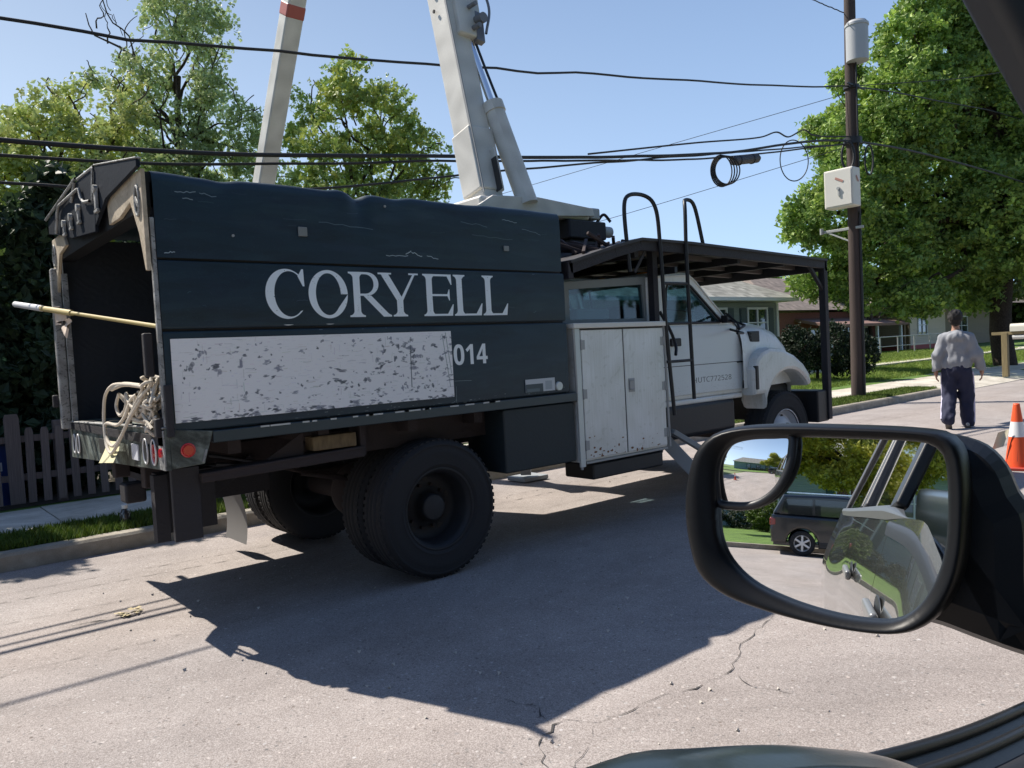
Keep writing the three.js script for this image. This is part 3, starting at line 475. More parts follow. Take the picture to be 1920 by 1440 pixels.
// ------------------------------------------------------------------ utility pole and cables
{
  const p = thing('utility_pole', 'dark wooden utility pole with grey boxes at the far kerb strip', 'utility pole', [17.71, 0.14, -8.53], 0, { world: true });
  const lean = -0.012, at = (y, dx = 0, dz = 0) => [17.71 + dx, y, -8.53 + lean * -y + dz];
  obj('pole', [limb(V(...at(-0.2)), V(...at(12)), 0.17, 0.115, 3, 0.0015)], M.pole, p);
  const t = obj('canister', [cyl(at(7.74, -0.1, 0.2), at(8.54, -0.1, 0.2), 0.235, 0.235, 26), cyl(at(8.54, -0.1, 0.2), at(8.61, -0.1, 0.2), 0.25, 0.2, 26)], std([0.36, 0.37, 0.385], 0.5), p);
  obj('lid', cyl(at(8.5, -0.1, 0.2), at(8.55, -0.1, 0.2), 0.252, 0.252, 26), std([0.4, 0.41, 0.42], 0.5), t);
  each('bracket', [bx(17.62, 17.7, 8.3, 8.36, -8.45, -8.2), bx(17.62, 17.7, 8.0, 8.06, -8.45, -8.2)], M.galv, t); each('label_plate', [bx(17.42, 17.435, 8.3, 8.42, -8.24, -8.14), bx(17.42, 17.435, 7.96, 8.0, -8.24, -8.16)], M.black, t);
  const b = obj('equipment_box', bx(17.16, 17.52, 4.5, 5.36, -8.9, -8.22, 0.03), std([0.6, 0.58, 0.53], 0.55), p);
  obj('box_door', bx(17.145, 17.158, 4.54, 5.32, -8.86, -8.26, 0.004), std([0.63, 0.61, 0.56], 0.5), b);
  each('label_plate', [bar([17.14, 5.16, -8.62], [17.14, 5.06, -8.44], 0.006, 0.05), bar([17.3, 5.16, -8.21], [17.4, 5.04, -8.21], 0.006, 0.05)], std([0.4, 0.2, 0.16], 0.6), b); obj('latch', [cyl([17.11, 4.92, -8.55], [17.15, 4.92, -8.55], 0.035), bx(17.12, 17.14, 4.75, 4.92, -8.56, -8.52)], M.galv, b);
  each('conduit', [tube([at(0.1, -0.05, 0.16), at(2, -0.05, 0.16), at(4.4, -0.06, 0.15)], 0.03, 8), tube([at(5.4, -0.05, 0.15), at(6, -0.08, 0.16), at(8, -0.06, 0.14)], 0.02, 10)], M.black, p);
  obj('arm_bracket', [bar(at(4.05, -0.1, -0.75), at(4.05, -0.1, 0.25), 0.05, 0.06), bar(at(3.75, -0.1, -0.05), at(4.03, -0.1, -0.6), 0.035, 0.035), cyl(at(4.0, -0.15, -0.72), at(4.14, -0.15, -0.72), 0.04)], M.galv, p);
  each('cable_clamp', [cyl(at(5.95, 0, 0), at(6.1, 0, 0), 0.2, 0.2, 16), cyl(at(7.2, 0, 0), at(7.27, 0, 0), 0.17, 0.17, 16), bar(at(7.24, -0.4, 0.1), at(7.24, 0.4, 0.1), 0.04, 0.04)], M.black, p);
  obj('cable_coil', [tube(ring(0, 0, 0.19, 0.3, 12).map(([a, c]) => at(5.62 + c, -0.45 + a * 0.5, 0.1 + a * 0.5)), 0.028, 40, 6, true, true), tube(ring(0, 0, 0.16, 0.34, 12).map(([a, c]) => at(5.6 + c, 0.35 + a * 0.6, 0.2 + a * 0.3)), 0.02, 40, 6, true, true)], M.wire, p);
  obj('insulator', [cyl(at(10.6, -0.1, 0.2), at(10.75, -0.1, 0.2), 0.05)], M.galv, p);
}
function cable(label, pts, r, group, wobble = 0, seed = 1) {
  const c = new THREE.CatmullRomCurve3(pts.map(A3), false, 'centripetal'), n = 80, P = [];
  for (let i = 0; i <= n; i++) { const q = c.getPoint(i / n); P.push(q.add(V(0, wobble * n3(i * 0.35, seed, 2), wobble * n3(i * 0.3, seed, 8)))); }
  return tag(obj('utility_cable', tube(P, r, n * 2, 6), M.wire), label, 'cable', group);
}
cable('single twisted cable crossing highest in front of both booms', [[-20, 7.2, -8.5], [-9, 5.35, -8.5], [1.23, 4.96, -8.5], [3.8, 5.2, -8.5], [6.08, 5.49, -8.5], [9.05, 5.92, -8.5], [15.98, 6.96, -8.5], [17.6, 7.24, -8.45], [29.5, 8.6, -9], [45, 9.4, -9]], 0.017, undefined, 0.05, 4);
cable('thickest black cable bundle passing just above the truck box', [[-20, 6, -8.5], [-9, 4.2, -8.5], [1.15, 3.84, -8.5], [6.44, 4.33, -8.5], [8.95, 4.62, -8.5], [12.5, 5.12, -8.5], [17.6, 6.0, -8.42], [40, 6.3, -8.6]], 0.026, undefined, 0.01, 5);
cable('second black cable sagging just under the thickest bundle', [[-20, 5.8, -8.5], [-9, 4.0, -8.5], [1.14, 3.7, -8.52], [6.44, 4.27, -8.52], [9.2, 4.6, -8.5], [12, 4.96, -8.5], [17.6, 5.96, -8.42]], 0.017, undefined, 0.012, 6);
cable('lower thin cable running right behind the truck box roof', [[-20, 5.5, -8.5], [-9, 3.8, -8.5], [1.13, 3.46, -8.55], [4, 3.66, -8.55], [7.39, 4.26, -8.55], [11.7, 4.98, -8.5], [17.6, 5.95, -8.42]], 0.016, undefined, 0.02, 7);
cable('upper black cable with small loops rising to the pole', [[8.95, 4.66, -8.46], [11.73, 5.2, -8.46], [13.9, 5.6, -8.46], [14.5, 5.78, -8.46], [14.9, 5.74, -8.46], [15.58, 5.98, -8.46], [15.9, 5.92, -8.46], [17.55, 6.1, -8.42]], 0.016, undefined, 0.0, 8);
cable('thin service wire slanting down to the houses left of the pole', [[17.6, 7.1, -8.5], [14.2, 6.1, -16], [11.5, 5.2, -23]], 0.007, 'thin service wires below the pole', 0, 9);
cable('thin service wire slanting down behind the grab rails', [[17.6, 5.9, -8.6], [15, 4.9, -14], [12.5, 4.1, -20]], 0.007, 'thin service wires below the pole', 0, 9);
cable('thin wire leaving the pole top towards the upper left', [[17.7, 8.9, -8.5], [16.5, 9.3, -9], [13, 11.5, -10.5]], 0.012, undefined, 0.02, 9);
cable('pale thin wire crossing the maple crown right of the pole', [[17.7, 7.25, -8.4], [22, 7.9, -7], [27, 9.2, -5]], 0.01, undefined, 0, 9);
{
  const c = thing('cable_slack_coil', 'black coil of slack cable hanging below the splice case', 'cable coil', [12.56, 4.82, -8.45], 0, { world: true });
  obj('coil', [0, 1, 2, 3].map((k) => tube(ring(0, 0, 0.2 + k * 0.012, 0.29 - k * 0.01, 16).map(([a, b]) => [12.56 + a * 0.8 + k * 0.02, 4.8 + b, -8.45 + a * 0.6 + (k - 1.5) * 0.03]), 0.0135, 60, 6, true, true)), M.wire, c);
  const s = thing('splice_case', 'dark cylindrical splice case hanging on the cable beside the coil', 'splice case', [13.2, 5.1, -8.5], 0, { world: true });
  obj('case', [cyl([12.95, 5.03, -8.48], [13.75, 5.17, -8.48], 0.085, 0.085, 18), cyl([12.88, 5.02, -8.48], [12.95, 5.03, -8.48], 0.05, 0.085, 18), cyl([13.75, 5.17, -8.48], [13.82, 5.185, -8.48], 0.085, 0.05, 18)], std([0.05, 0.045, 0.05], 0.6), s);
  each('strap', [cyl([13.1, 5.05, -8.48], [13.14, 5.06, -8.48], 0.095), cyl([13.55, 5.13, -8.48], [13.59, 5.14, -8.48], 0.095)], M.black, s);
  tag(obj('cable_loop', tube(ring(0, 0, 0.33, 0.42, 16).map(([a, b]) => [15.1 + a * 0.8, 5.28 + b * (1 - 0.15 * a), -8.45 + a * 0.5]), 0.012, 60, 6, true, true), M.wire), 'thin black cable loop hanging between coil and pole', 'cable loop');
}

// ------------------------------------------------------------------ the chipper truck with its aerial boom
const truck = thing('bucket_truck', 'dark green and white chipper bucket truck with raised boom parked at the kerb', 'truck', [3.2, 0, -5.9], 0, { world: true });
const ZR = -4.64, ZL = -7.2, ZC = -5.9;
function drawLetters(x, X, Y) {   // CORYELL, thick and thin strokes with serifs
  const y0 = Y(1.922), y1 = Y(2.225), H = y0 - y1, T = H * 0.17, t = H * 0.05, col = '#dfe9ef';
  x.fillStyle = col;
  const rect = (a, b, c, d) => x.fillRect(a, b, c - a, d - b);
  const serif = (cx, y, w, dir) => { x.beginPath(); x.moveTo(cx - w, y); x.lineTo(cx + w, y); x.lineTo(cx + w, y + dir * t * 0.7); x.quadraticCurveTo(cx + T * 0.6, y + dir * t, cx + T * 0.5, y + dir * t * 2.6); x.lineTo(cx - T * 0.5, y + dir * t * 2.6); x.quadraticCurveTo(cx - T * 0.6, y + dir * t, cx - w, y + dir * t * 0.7); x.fill(); };
  const poly = (...p) => { x.beginPath(); p.forEach(([a, b], i) => (i ? x.lineTo(a, b) : x.moveTo(a, b))); x.closePath(); x.fill(); };
  const spans = [[1.96, 2.235], [2.25, 2.525], [2.54, 2.855], [2.765, 3.09], [3.13, 3.395], [3.4, 3.665], [3.67, 3.92]].map((s) => s.map(X));
  { // C
    const a = spans[0][0], b = spans[0][1] - 10, cx = (a + b) / 2 + 6, cy = (y0 + y1) / 2, rx = (b - a) / 2 + 6, ry = H / 2 + 4;
    x.beginPath(); x.ellipse(cx, cy, rx, ry, 0, -0.78, 0.72, true); x.ellipse(cx + T * 0.42, cy, rx - T * 0.72, ry - t * 0.95, 0, 0.86, -0.84, false); x.closePath(); x.fill();
    poly([b - 8, y1 - 4], [b, y1 - 4], [b + 2, y1 + H * 0.34], [b - 6, y1 + H * 0.34], [b - 26, y1 + H * 0.13]);
  }
  { const [a, b] = spans[1], cx = (a + b) / 2, cy = (y0 + y1) / 2; x.beginPath(); x.ellipse(cx, cy, (b - a) / 2 + 2, H / 2 + 4, 0, 0, 7); x.ellipse(cx, cy, (b - a) / 2 - T + 2, H / 2 - t, 0, 0, 7, true); x.fill('evenodd'); }
  const stem = (cx, w = T * 1.15) => { rect(cx - T / 2, y1, cx + T / 2, y0); serif(cx, y0, w, -1); serif(cx, y1, w, 1); };
  { const [a, b] = spans[2], cx = a + T * 1.1, bw = (b - a) * 0.78, bt = y1 + H * 0.53; stem(cx);
    x.beginPath(); x.moveTo(cx, y1); x.lineTo(a + bw * 0.55, y1); x.bezierCurveTo(a + bw * 1.06, y1, a + bw * 1.06, bt, a + bw * 0.5, bt); x.lineTo(cx, bt); x.lineTo(cx, bt - t); x.lineTo(a + bw * 0.48, bt - t); x.bezierCurveTo(a + bw * 0.86, bt - t, a + bw * 0.86, y1 + t, a + bw * 0.5, y1 + t); x.lineTo(cx, y1 + t); x.closePath(); x.fill();
    poly([a + bw * 0.42, bt - 2], [a + bw * 0.42 + T * 1.2, bt - 2], [b - T * 0.35, y0 - t * 1.4], [b + 4, y0 - t * 0.7], [b + 4, y0], [b - T * 1.15, y0]); }
  { const [a, b] = spans[3], cx = (a + b) / 2 + 4, m = y0 - H * 0.42; rect(cx - T / 2, m, cx + T / 2, y0); serif(cx, y0, T * 1.15, -1);
    poly([a + T * 0.3, y1], [a + T * 1.5, y1], [cx + T * 0.5, m + 4], [cx - T * 0.5, m + 10]); poly([b - T * 0.75, y1], [b - T * 0.35, y1], [cx + T * 0.5, m + 10], [cx + T * 0.15, m]); rect(a, y1, a + T * 2.1, y1 + t * 0.8); rect(b - T * 1.5, y1, b + 2, y1 + t * 0.8); }
  { const [a, b] = spans[4], cx = a + T * 1.05; stem(cx, T * 1.05); rect(cx, y1, b - T * 0.3, y1 + t); rect(cx, y0 - t, b - T * 0.25, y0); rect(cx, y1 + H * 0.475, b - T * 0.75, y1 + H * 0.475 + t);
    poly([b - T * 0.42, y1], [b - T * 0.26, y1], [b - T * 0.2, y1 + H * 0.25], [b - T * 0.36, y1 + H * 0.25], [b - T * 1, y1 + t]); poly([b - T * 0.75, y1 + H * 0.36], [b - T * 0.62, y1 + H * 0.36], [b - T * 0.62, y1 + H * 0.63], [b - T * 0.75, y1 + H * 0.63], [b - T * 1.1, y1 + H * 0.5]); poly([b - T * 0.25, y0], [b, y0 - H * 0.28], [b - T * 0.16, y0 - H * 0.28], [b - T * 1.1, y0 - t]); }
  for (const [a, b] of [spans[5], spans[6]]) { const cx = a + T * 1.05; stem(cx, T * 1.05); rect(cx, y0 - t, b - T * 0.25, y0); poly([b - T * 0.25, y0], [b, y0 - H * 0.3], [b - T * 0.16, y0 - H * 0.3], [b - T * 1.2, y0 - t]); }
}
const scratch = (r) => `rgba(${168 + r() * 40},${178 + r() * 40},${184 + r() * 30},${0.12 + r() * 0.3})`;
const matUpper = panelMat(2.27, 2.82, (x, w, h, X, Y) => {
  greenBase(x, w, h, 3); wear(x, w, h * 0.75, 5, 13, scratch, 90); const r = rng(8);
  const line = (a, b, c, d, l) => { x.strokeStyle = `rgba(196,208,212,${l})`; x.lineWidth = 3; x.beginPath(); x.moveTo(X(a), Y(b)); const n = 7; for (let i = 1; i <= n; i++) x.lineTo(X(a + ((c - a) * i) / n), Y(b + ((d - b) * i) / n + (r() - 0.5) * 0.012)); x.stroke(); };
  line(2.84, 2.345, 3.02, 2.345, 0.8); line(3.0, 2.36, 3.05, 2.385, 0.9); line(3.05, 2.375, 3.14, 2.35, 0.9); line(3.18, 2.355, 3.28, 2.335, 0.8); line(1.46, 2.655, 1.58, 2.66, 0.6); line(1.5, 2.62, 1.56, 2.62, 0.6); line(1.6, 2.66, 1.7, 2.645, 0.5); line(2.35, 2.54, 2.75, 2.52, 0.35); line(3.5, 2.62, 3.75, 2.6, 0.35); line(3.9, 2.66, 4.05, 2.65, 0.6); line(3.6, 2.53, 4, 2.51, 0.25); line(4.1, 2.6, 4.3, 2.57, 0.4); line(1.38, 2.3, 1.44, 2.31, 0.8);
  x.strokeStyle = 'rgba(40,54,58,.9)'; x.lineWidth = 2;
});
const matMid = panelMat(1.86, 2.27, (x, w, h, X, Y) => { greenBase(x, w, h, 13); wear(x, w, h, 15, 9, scratch, 40); drawLetters(x, X, Y); const r = rng(4); for (let i = 0; i < 500; i++) { x.fillStyle = `rgba(36,57,62,${0.3 + r() * 0.5})`; x.fillRect(r() * w, r() * h, 1 + r() * 3, 1 + r() * 2); } });
const matLow = panelMat(1.265, 1.86, (x, w, h, X, Y) => {
  greenBase(x, w, h, 23); wear(x, w, h, 25, 10, scratch, 40);
  x.fillStyle = '#e4eaec'; const H = Y(1.555) - Y(1.71); x.font = `bold ${Math.round(H * 1.36)}px sans-serif`; x.textBaseline = 'alphabetic'; x.save(); x.translate(X(3.362), Y(1.556)); x.scale((X(3.69) - X(3.362)) / x.measureText('014').width, 1); x.fillText('014', 0, 0); x.restore();
  x.strokeStyle = 'rgba(190,200,196,.6)'; x.lineWidth = 2; x.beginPath(); x.moveTo(X(3.36), Y(1.44)); x.lineTo(X(3.52), Y(1.435)); x.moveTo(X(3.375), Y(1.4)); x.lineTo(X(3.37), Y(1.28)); x.stroke();
  const r = rng(9); for (let i = 0; i < 60; i++) { x.fillStyle = `rgba(170,176,170,${0.2 + r() * 0.5})`; x.fillRect(X(2 + r() * 2.5), Y(1.275 + r() * r() * 0.05), 3 + r() * 16, 1 + r() * 3); }
});
const matPatch = panelMat(1.265, 1.86, (x, w, h, X, Y) => {   // chipped white paint on the lower panel
  x.fillStyle = '#e6e7e8'; x.fillRect(0, 0, w, h); const r = rng(31);
  for (let i = 0; i < 2200; i++) { x.fillStyle = `rgba(${150 + r() * 60},${150 + r() * 60},${160 + r() * 60},.12)`; x.fillRect(r() * w, r() * h, 2 + r() * 18, 1 + r() * 4); }
  for (let i = 0; i < 420; i++) { x.strokeStyle = `rgba(${88 + r() * 50},${90 + r() * 50},${92 + r() * 50},${0.1 + r() * 0.25})`; x.lineWidth = 0.8 + r() * 2; const a = r() * w, b = h * (0.08 + 0.84 * r()), v = r() < 0.35; x.beginPath(); x.moveTo(a, b); x.quadraticCurveTo(a + (r() - 0.5) * 8, b + (r() - 0.5) * 8, a + (v ? (r() - 0.5) * 5 : 6 + r() * 42), b + (v ? 5 + r() * 34 : (r() - 0.5) * 6)); x.stroke(); }
  const chip = (mx, my, s, horiz) => { x.fillStyle = r() < 0.6 ? `rgba(74,80,88,${0.3 + r() * 0.4})` : `rgba(130,134,146,${0.4 + r() * 0.4})`; let a = X(mx), b = Y(my); for (let k = 0; k < 3 + r() * 5; k++) { x.beginPath(); x.ellipse(a, b, horiz ? s * (1 + r() * 2.4) : s * (0.4 + r()), horiz ? s * (0.3 + r() * 0.5) : s * (0.6 + r() * 2), (r() - 0.5) * 0.8, 0, 7); x.fill(); a += (r() - 0.4) * s * 4; b += (r() - 0.5) * s * 3; } };
  for (let i = 0; i < 210; i++) { const mx = 1.42 + r() * 1.93, my = 1.35 + r() * 0.43; chip(mx, my, 1.2 + r() * r() * 4, my < 1.45 || r() < 0.4); }
  for (let i = 0; i < 70; i++) chip(2.7 + r() * 0.65, 1.38 + r() * 0.4, 1.5 + r() * 3.5, r() < 0.5);
  for (let i = 0; i < 60; i++) chip(1.4 + r() * 1.95, 1.325 + r() * r() * 0.05, 2 + r() * 4, true);
  for (const [a, b] of [[1.49, 1.66], [1.62, 1.62], [1.63, 1.65], [1.78, 1.63], [1.95, 1.66], [2.02, 1.6], [2.42, 1.58], [2.62, 1.5], [2.4, 1.5], [2.98, 1.7], [3.0, 1.55]]) chip(a, b, 6, r() < 0.5);
  x.strokeStyle = 'rgba(70,80,84,.75)'; x.lineWidth = 5; x.beginPath(); x.moveTo(X(2.99), Y(1.72)); x.lineTo(X(2.985), Y(1.42)); x.stroke(); x.strokeStyle = 'rgba(80,100,96,.7)'; x.lineWidth = 3; x.beginPath(); x.moveTo(X(3.27), Y(1.79)); x.lineTo(X(3.32), Y(1.4)); x.moveTo(X(3.3), Y(1.8)); x.lineTo(X(3.335), Y(1.5)); x.stroke();
}, 640, 0.6);
const greenPaint = phy([0.015, 0.033, 0.045], { roughness: 0.42, clearcoat: 0.25, clearcoatRoughness: 0.35, bumpMap: scaled(grainTex, 0.9), bumpScale: 0.001 });
const cream = std([0.95, 0.86, 0.74], 0.7, 0, { bumpMap: scaled(grainTex, 0.3), bumpScale: 0.003, map: scaled(concreteTex, 0.8) });
const wornPost = std([0.5, 0.51, 0.52], 0.6, 0.2, { map: scaled(dataTex(256, (u, v, r) => { const g = tn(u, v, 6, 6) * 60 + (tn(u, v, 30, 2) > 0.3 ? -90 * r() : 0) + (r() - 0.5) * 24; return [205 + g, 204 + g, 200 + g]; }), 0.6), bumpMap: scaled(grainTex, 0.2), bumpScale: 0.004 });
{ // chip box
  const dent = (x) => 0.018 * n3(x * 1.3, 7, 2) + 0.008 * n3(x * 4.1, 3, 1) - 0.035 * Math.exp(-Math.pow((x - 2.66) / 0.06, 2)) + 0.012 * Math.exp(-Math.pow((x - 2.52) / 0.06, 2)) - 0.014 * Math.exp(-Math.pow((x - 1.75) / 0.08, 2)) - 0.015 * Math.exp(-Math.pow((x - 2.95) / 0.1, 2));
  const prof = [[0, 2.275], [0, 2.45], [0.002, 2.6], [0, 2.7], [-0.006, 2.735], [-0.022, 2.757], [-0.05, 2.766], [-0.1, 2.768]];
  obj('side_panel', gridGeo(150, 7, (u, v) => { const x = 1.34 + u * 3.18, [dz, y] = prof[Math.round(v * 7)], k = THREE.MathUtils.smoothstep(y, 2.5, 2.76); return [x, y + k * dent(x), ZR + dz + 0.006 * n3(x * 1.1, y * 2, 5) - k * 0.6 * Math.max(0, -dent(x)) ]; }), matUpper, truck);
  const flat = (y0, y1, s) => { const p = [[-0.012, y0], [0, y0 + 0.012], [0, (y0 + y1) / 2], [0, y1 - 0.012], [-0.012, y1]]; return gridGeo(60, 4, (u, v) => { const x = 1.34 + u * 3.2, [dz, y] = p[Math.round(v * 4)]; return [x, y, ZR + dz + 0.005 * n3(x * 1.2, y * 3, s)]; }); };
  obj('side_panel', flat(1.868, 2.262, 3), matMid, truck); const low = obj('side_panel', flat(1.272, 1.852, 4), matLow, truck);
  obj('white_paint_patch', gridGeo(60, 8, (u, v) => { const y = 1.325 + v * 0.485, x = 1.375 + u * 1.975; return [x, y, ZR + 0.006 + 0.005 * n3(x * 1.2, y * 3, 4)]; }), matPatch, low, { label: 'chipped white painted rectangle' });
  obj('sticker', [bx(4.05, 4.37, 1.3, 1.405, ZR + 0.004, ZR + 0.009)], phy([1, 1, 1], { map: (() => { const t = canvasTex(256, 96, (x) => { x.fillStyle = '#b9bfc4'; x.fillRect(0, 0, 256, 96); x.fillStyle = '#3d4a52'; x.fillRect(0, 36, 150, 60); x.fillStyle = '#56666e'; x.fillRect(10, 70, 110, 22); x.fillStyle = '#9aa3aa'; x.fillRect(170, 20, 60, 64); }); t.repeat.set(1 / 0.32, 1 / 0.105); t.offset.set(-4.05 / 0.32, -1.3 / 0.105); return t; })(), roughness: 0.4 }), low);
  obj('reflector', cyl([4.42, 1.33, ZR], [4.42, 1.33, ZR + 0.014], 0.038, 0.034, 20), phy([0.62, 0.65, 0.66], { roughness: 0.2, clearcoat: 1 }), low);
  each('side_marker', [bx(2.2, 2.26, 2.44, 2.5, ZR, ZR + 0.015, 0.005), bx(3.9, 3.95, 2.42, 2.46, ZR, ZR + 0.014, 0.005)], std([0.2, 0.22, 0.22], 0.4), truck);
  each('bolt', [[1.78, 2.42], [2.85, 2.68]].map(([x, y]) => cyl([x, y, ZR], [x, y, ZR + 0.012], 0.008)), M.galv, truck);
  obj('box_frame', [bx(1.335, 4.53, 1.26, 2.7, ZR - 0.06, ZR - 0.03)], M.frame, truck);
  obj('box_wall', [bx(1.335, 4.53, 1.26, 2.74, ZL, ZL + 0.04), bx(4.5, 4.54, 1.26, 2.74, ZL + 0.045, ZR - 0.065)], std([0.02, 0.026, 0.036], 0.65, 0, { bumpMap: scaled(grainTex, 0.5), bumpScale: 0.006 }), truck);
  obj('roof_sheet', gridGeo(60, 16, (u, v) => { const x = 1.34 + u * 3.18, z = ZR - 0.1 + v * (ZL - ZR + 0.1); return [x, 2.768 + dent(x) * (1 - v) + 0.03 * Math.sin(v * Math.PI) + 0.008 * n3(x * 2, z * 2, 3), z]; }), greenPaint, truck);
  obj('box_floor', bx(1.3, 4.54, 1.2, 1.255, ZL, ZR - 0.005), M.frame, truck);
  obj('lower_rail', [bx(1.58, 4.62, 1.19, 1.262, ZR - 0.05, ZR + 0.012, 0.006)], greenPaint, truck);
  const r = rng(55), sc = []; for (let i = 0; i < 16; i++) { const x = 1.7 + r() * 2.7; sc.push(bx(x, x + 0.03 + r() * 0.12, 1.252, 1.262, ZR + 0.013, ZR + 0.015)); } obj('scraped_edge', sc, std([0.5, 0.52, 0.5], 0.5), truck);
}
{ // rear opening: posts, gussets, header, raised tailgate
  obj('rear_post', [bx(1.312, 1.336, 1.27, 2.5, ZR - 0.03, ZR + 0.006, 0.006)], wornPost, truck);
  obj('rear_post', [bx(1.24, 1.31, 1.2, 2.5, ZL, ZL + 0.07, 0.012)], wornPost, truck); obj('rear_post', [bx(1.3, 1.34, 1.2, 2.45, ZL + 0.13, ZL + 0.16)], wornPost, truck);
  const gus = (m) => prismX([[ZR + 0.01, 2.765], [ZR + 0.01, 2.2], [ZR - 0.02, 2.2], [ZR - 0.1, 2.42], [ZR - 0.24, 2.62], ...(m ? [[ZR - 0.5, 2.66], [ZR - 0.42, 2.765]] : [[ZR - 0.5, 2.57], [ZR - 0.74, 2.57], [ZR - 0.76, 2.72], [ZR - 0.4, 2.765]])].map(([z, y]) => [m ? ZL + ZR - z : z, m ? y - 0.03 : y]), 1.28, 1.304, 0.004, [ring(ZR - 0.075, 2.6, 0.038, 0.08, 18).map(([z, y]) => [m ? ZL + ZR - z : z, y])]);
  obj('gusset', [gus(false)], cream, truck, { label: 'cream corner plate at the near side of the opening' }); obj('gusset', [gus(true)], cream, truck, { label: 'cream corner plate at the far side of the opening' });
  obj('lifting_eye', [tube(ring(ZR - 0.075, 2.6, 0.04, 0.083, 14).map(([z, y]) => [1.276, y, z]), 0.009, 40, 6, true, true)], wornPost, truck); obj('lifting_eye', [tube(ring(ZL + 0.075, 2.6, 0.04, 0.083, 14).map(([z, y]) => [1.276, y, z]), 0.009, 40, 6, true, true)], wornPost, truck);
  obj('header', [bx(1.306, 1.42, 2.56, 2.76, ZL + 0.05, ZR - 0.03)], M.black, truck); obj('shackle', [bar([1.274, 2.62, ZR - 0.1], [1.274, 2.57, ZR - 0.05], 0.012, 0.03)], wornPost, truck);
  const gate = obj('tailgate', [prismX([[-4.59, 2.765], [-4.59, 2.805], [-5.52, 2.965], [-5.6, 2.6], [-5.3, 2.72]], 1.25, 1.272, 0.003), prismX([[-5.605, 2.56], [-5.525, 2.96], [-6.03, 2.97], [-7.12, 2.87], [-7.12, 2.77], [-6.75, 2.71], [-6.3, 2.62]], 1.248, 1.27, 0.003)], phy([0.008, 0.012, 0.02], { roughness: 0.6, specularIntensity: 0.35, bumpMap: scaled(grainTex, 0.4), bumpScale: 0.002 }), truck, { label: 'dark tailgate swung up over the opening' });
  obj('gate_edge', [bar([1.262, 2.812, -4.585], [1.262, 2.975, -5.53], 0.035, 0.01)], wornPost, gate); obj('gate_edge', [bar([1.24, 2.96, -5.53], [1.24, 2.76, -5.6], 0.01, 0.016)], wornPost, gate);
  for (const p of [[[1.23, 2.76, -5.62], [1.23, 2.79, -5.84], [1.23, 2.9, -5.9], [1.23, 2.9, -6.62], [1.23, 2.72, -6.74]], [[1.24, 2.99, -6.02], [1.24, 2.89, -7.16]], [[1.24, 2.97, -6.05], [1.24, 2.86, -6.2]], [[1.25, 2.965, -5.54], [1.25, 2.98, -6.02]]]) obj('gate_bar', tube(p, 0.011, p.length * 3, 6, false), wornPost, gate);
  for (const [z, y, h, w] of [[-5.47, 2.68, 0.13, 0.045], [-5.98, 2.69, 0.09, 0.04], [-6.24, 2.69, 0.07, 0.035], [-6.47, 2.68, 0.07, 0.04]]) obj('gate_rib', [bx(1.226, 1.246, y, y + h, z - w / 2, z + w / 2, 0.006), cyl([1.22, y + h, z], [1.244, y + h, z], 0.026), bx(1.226, 1.246, y - 0.02, y, z - w, z + w, 0.004)], wornPost, gate);
}
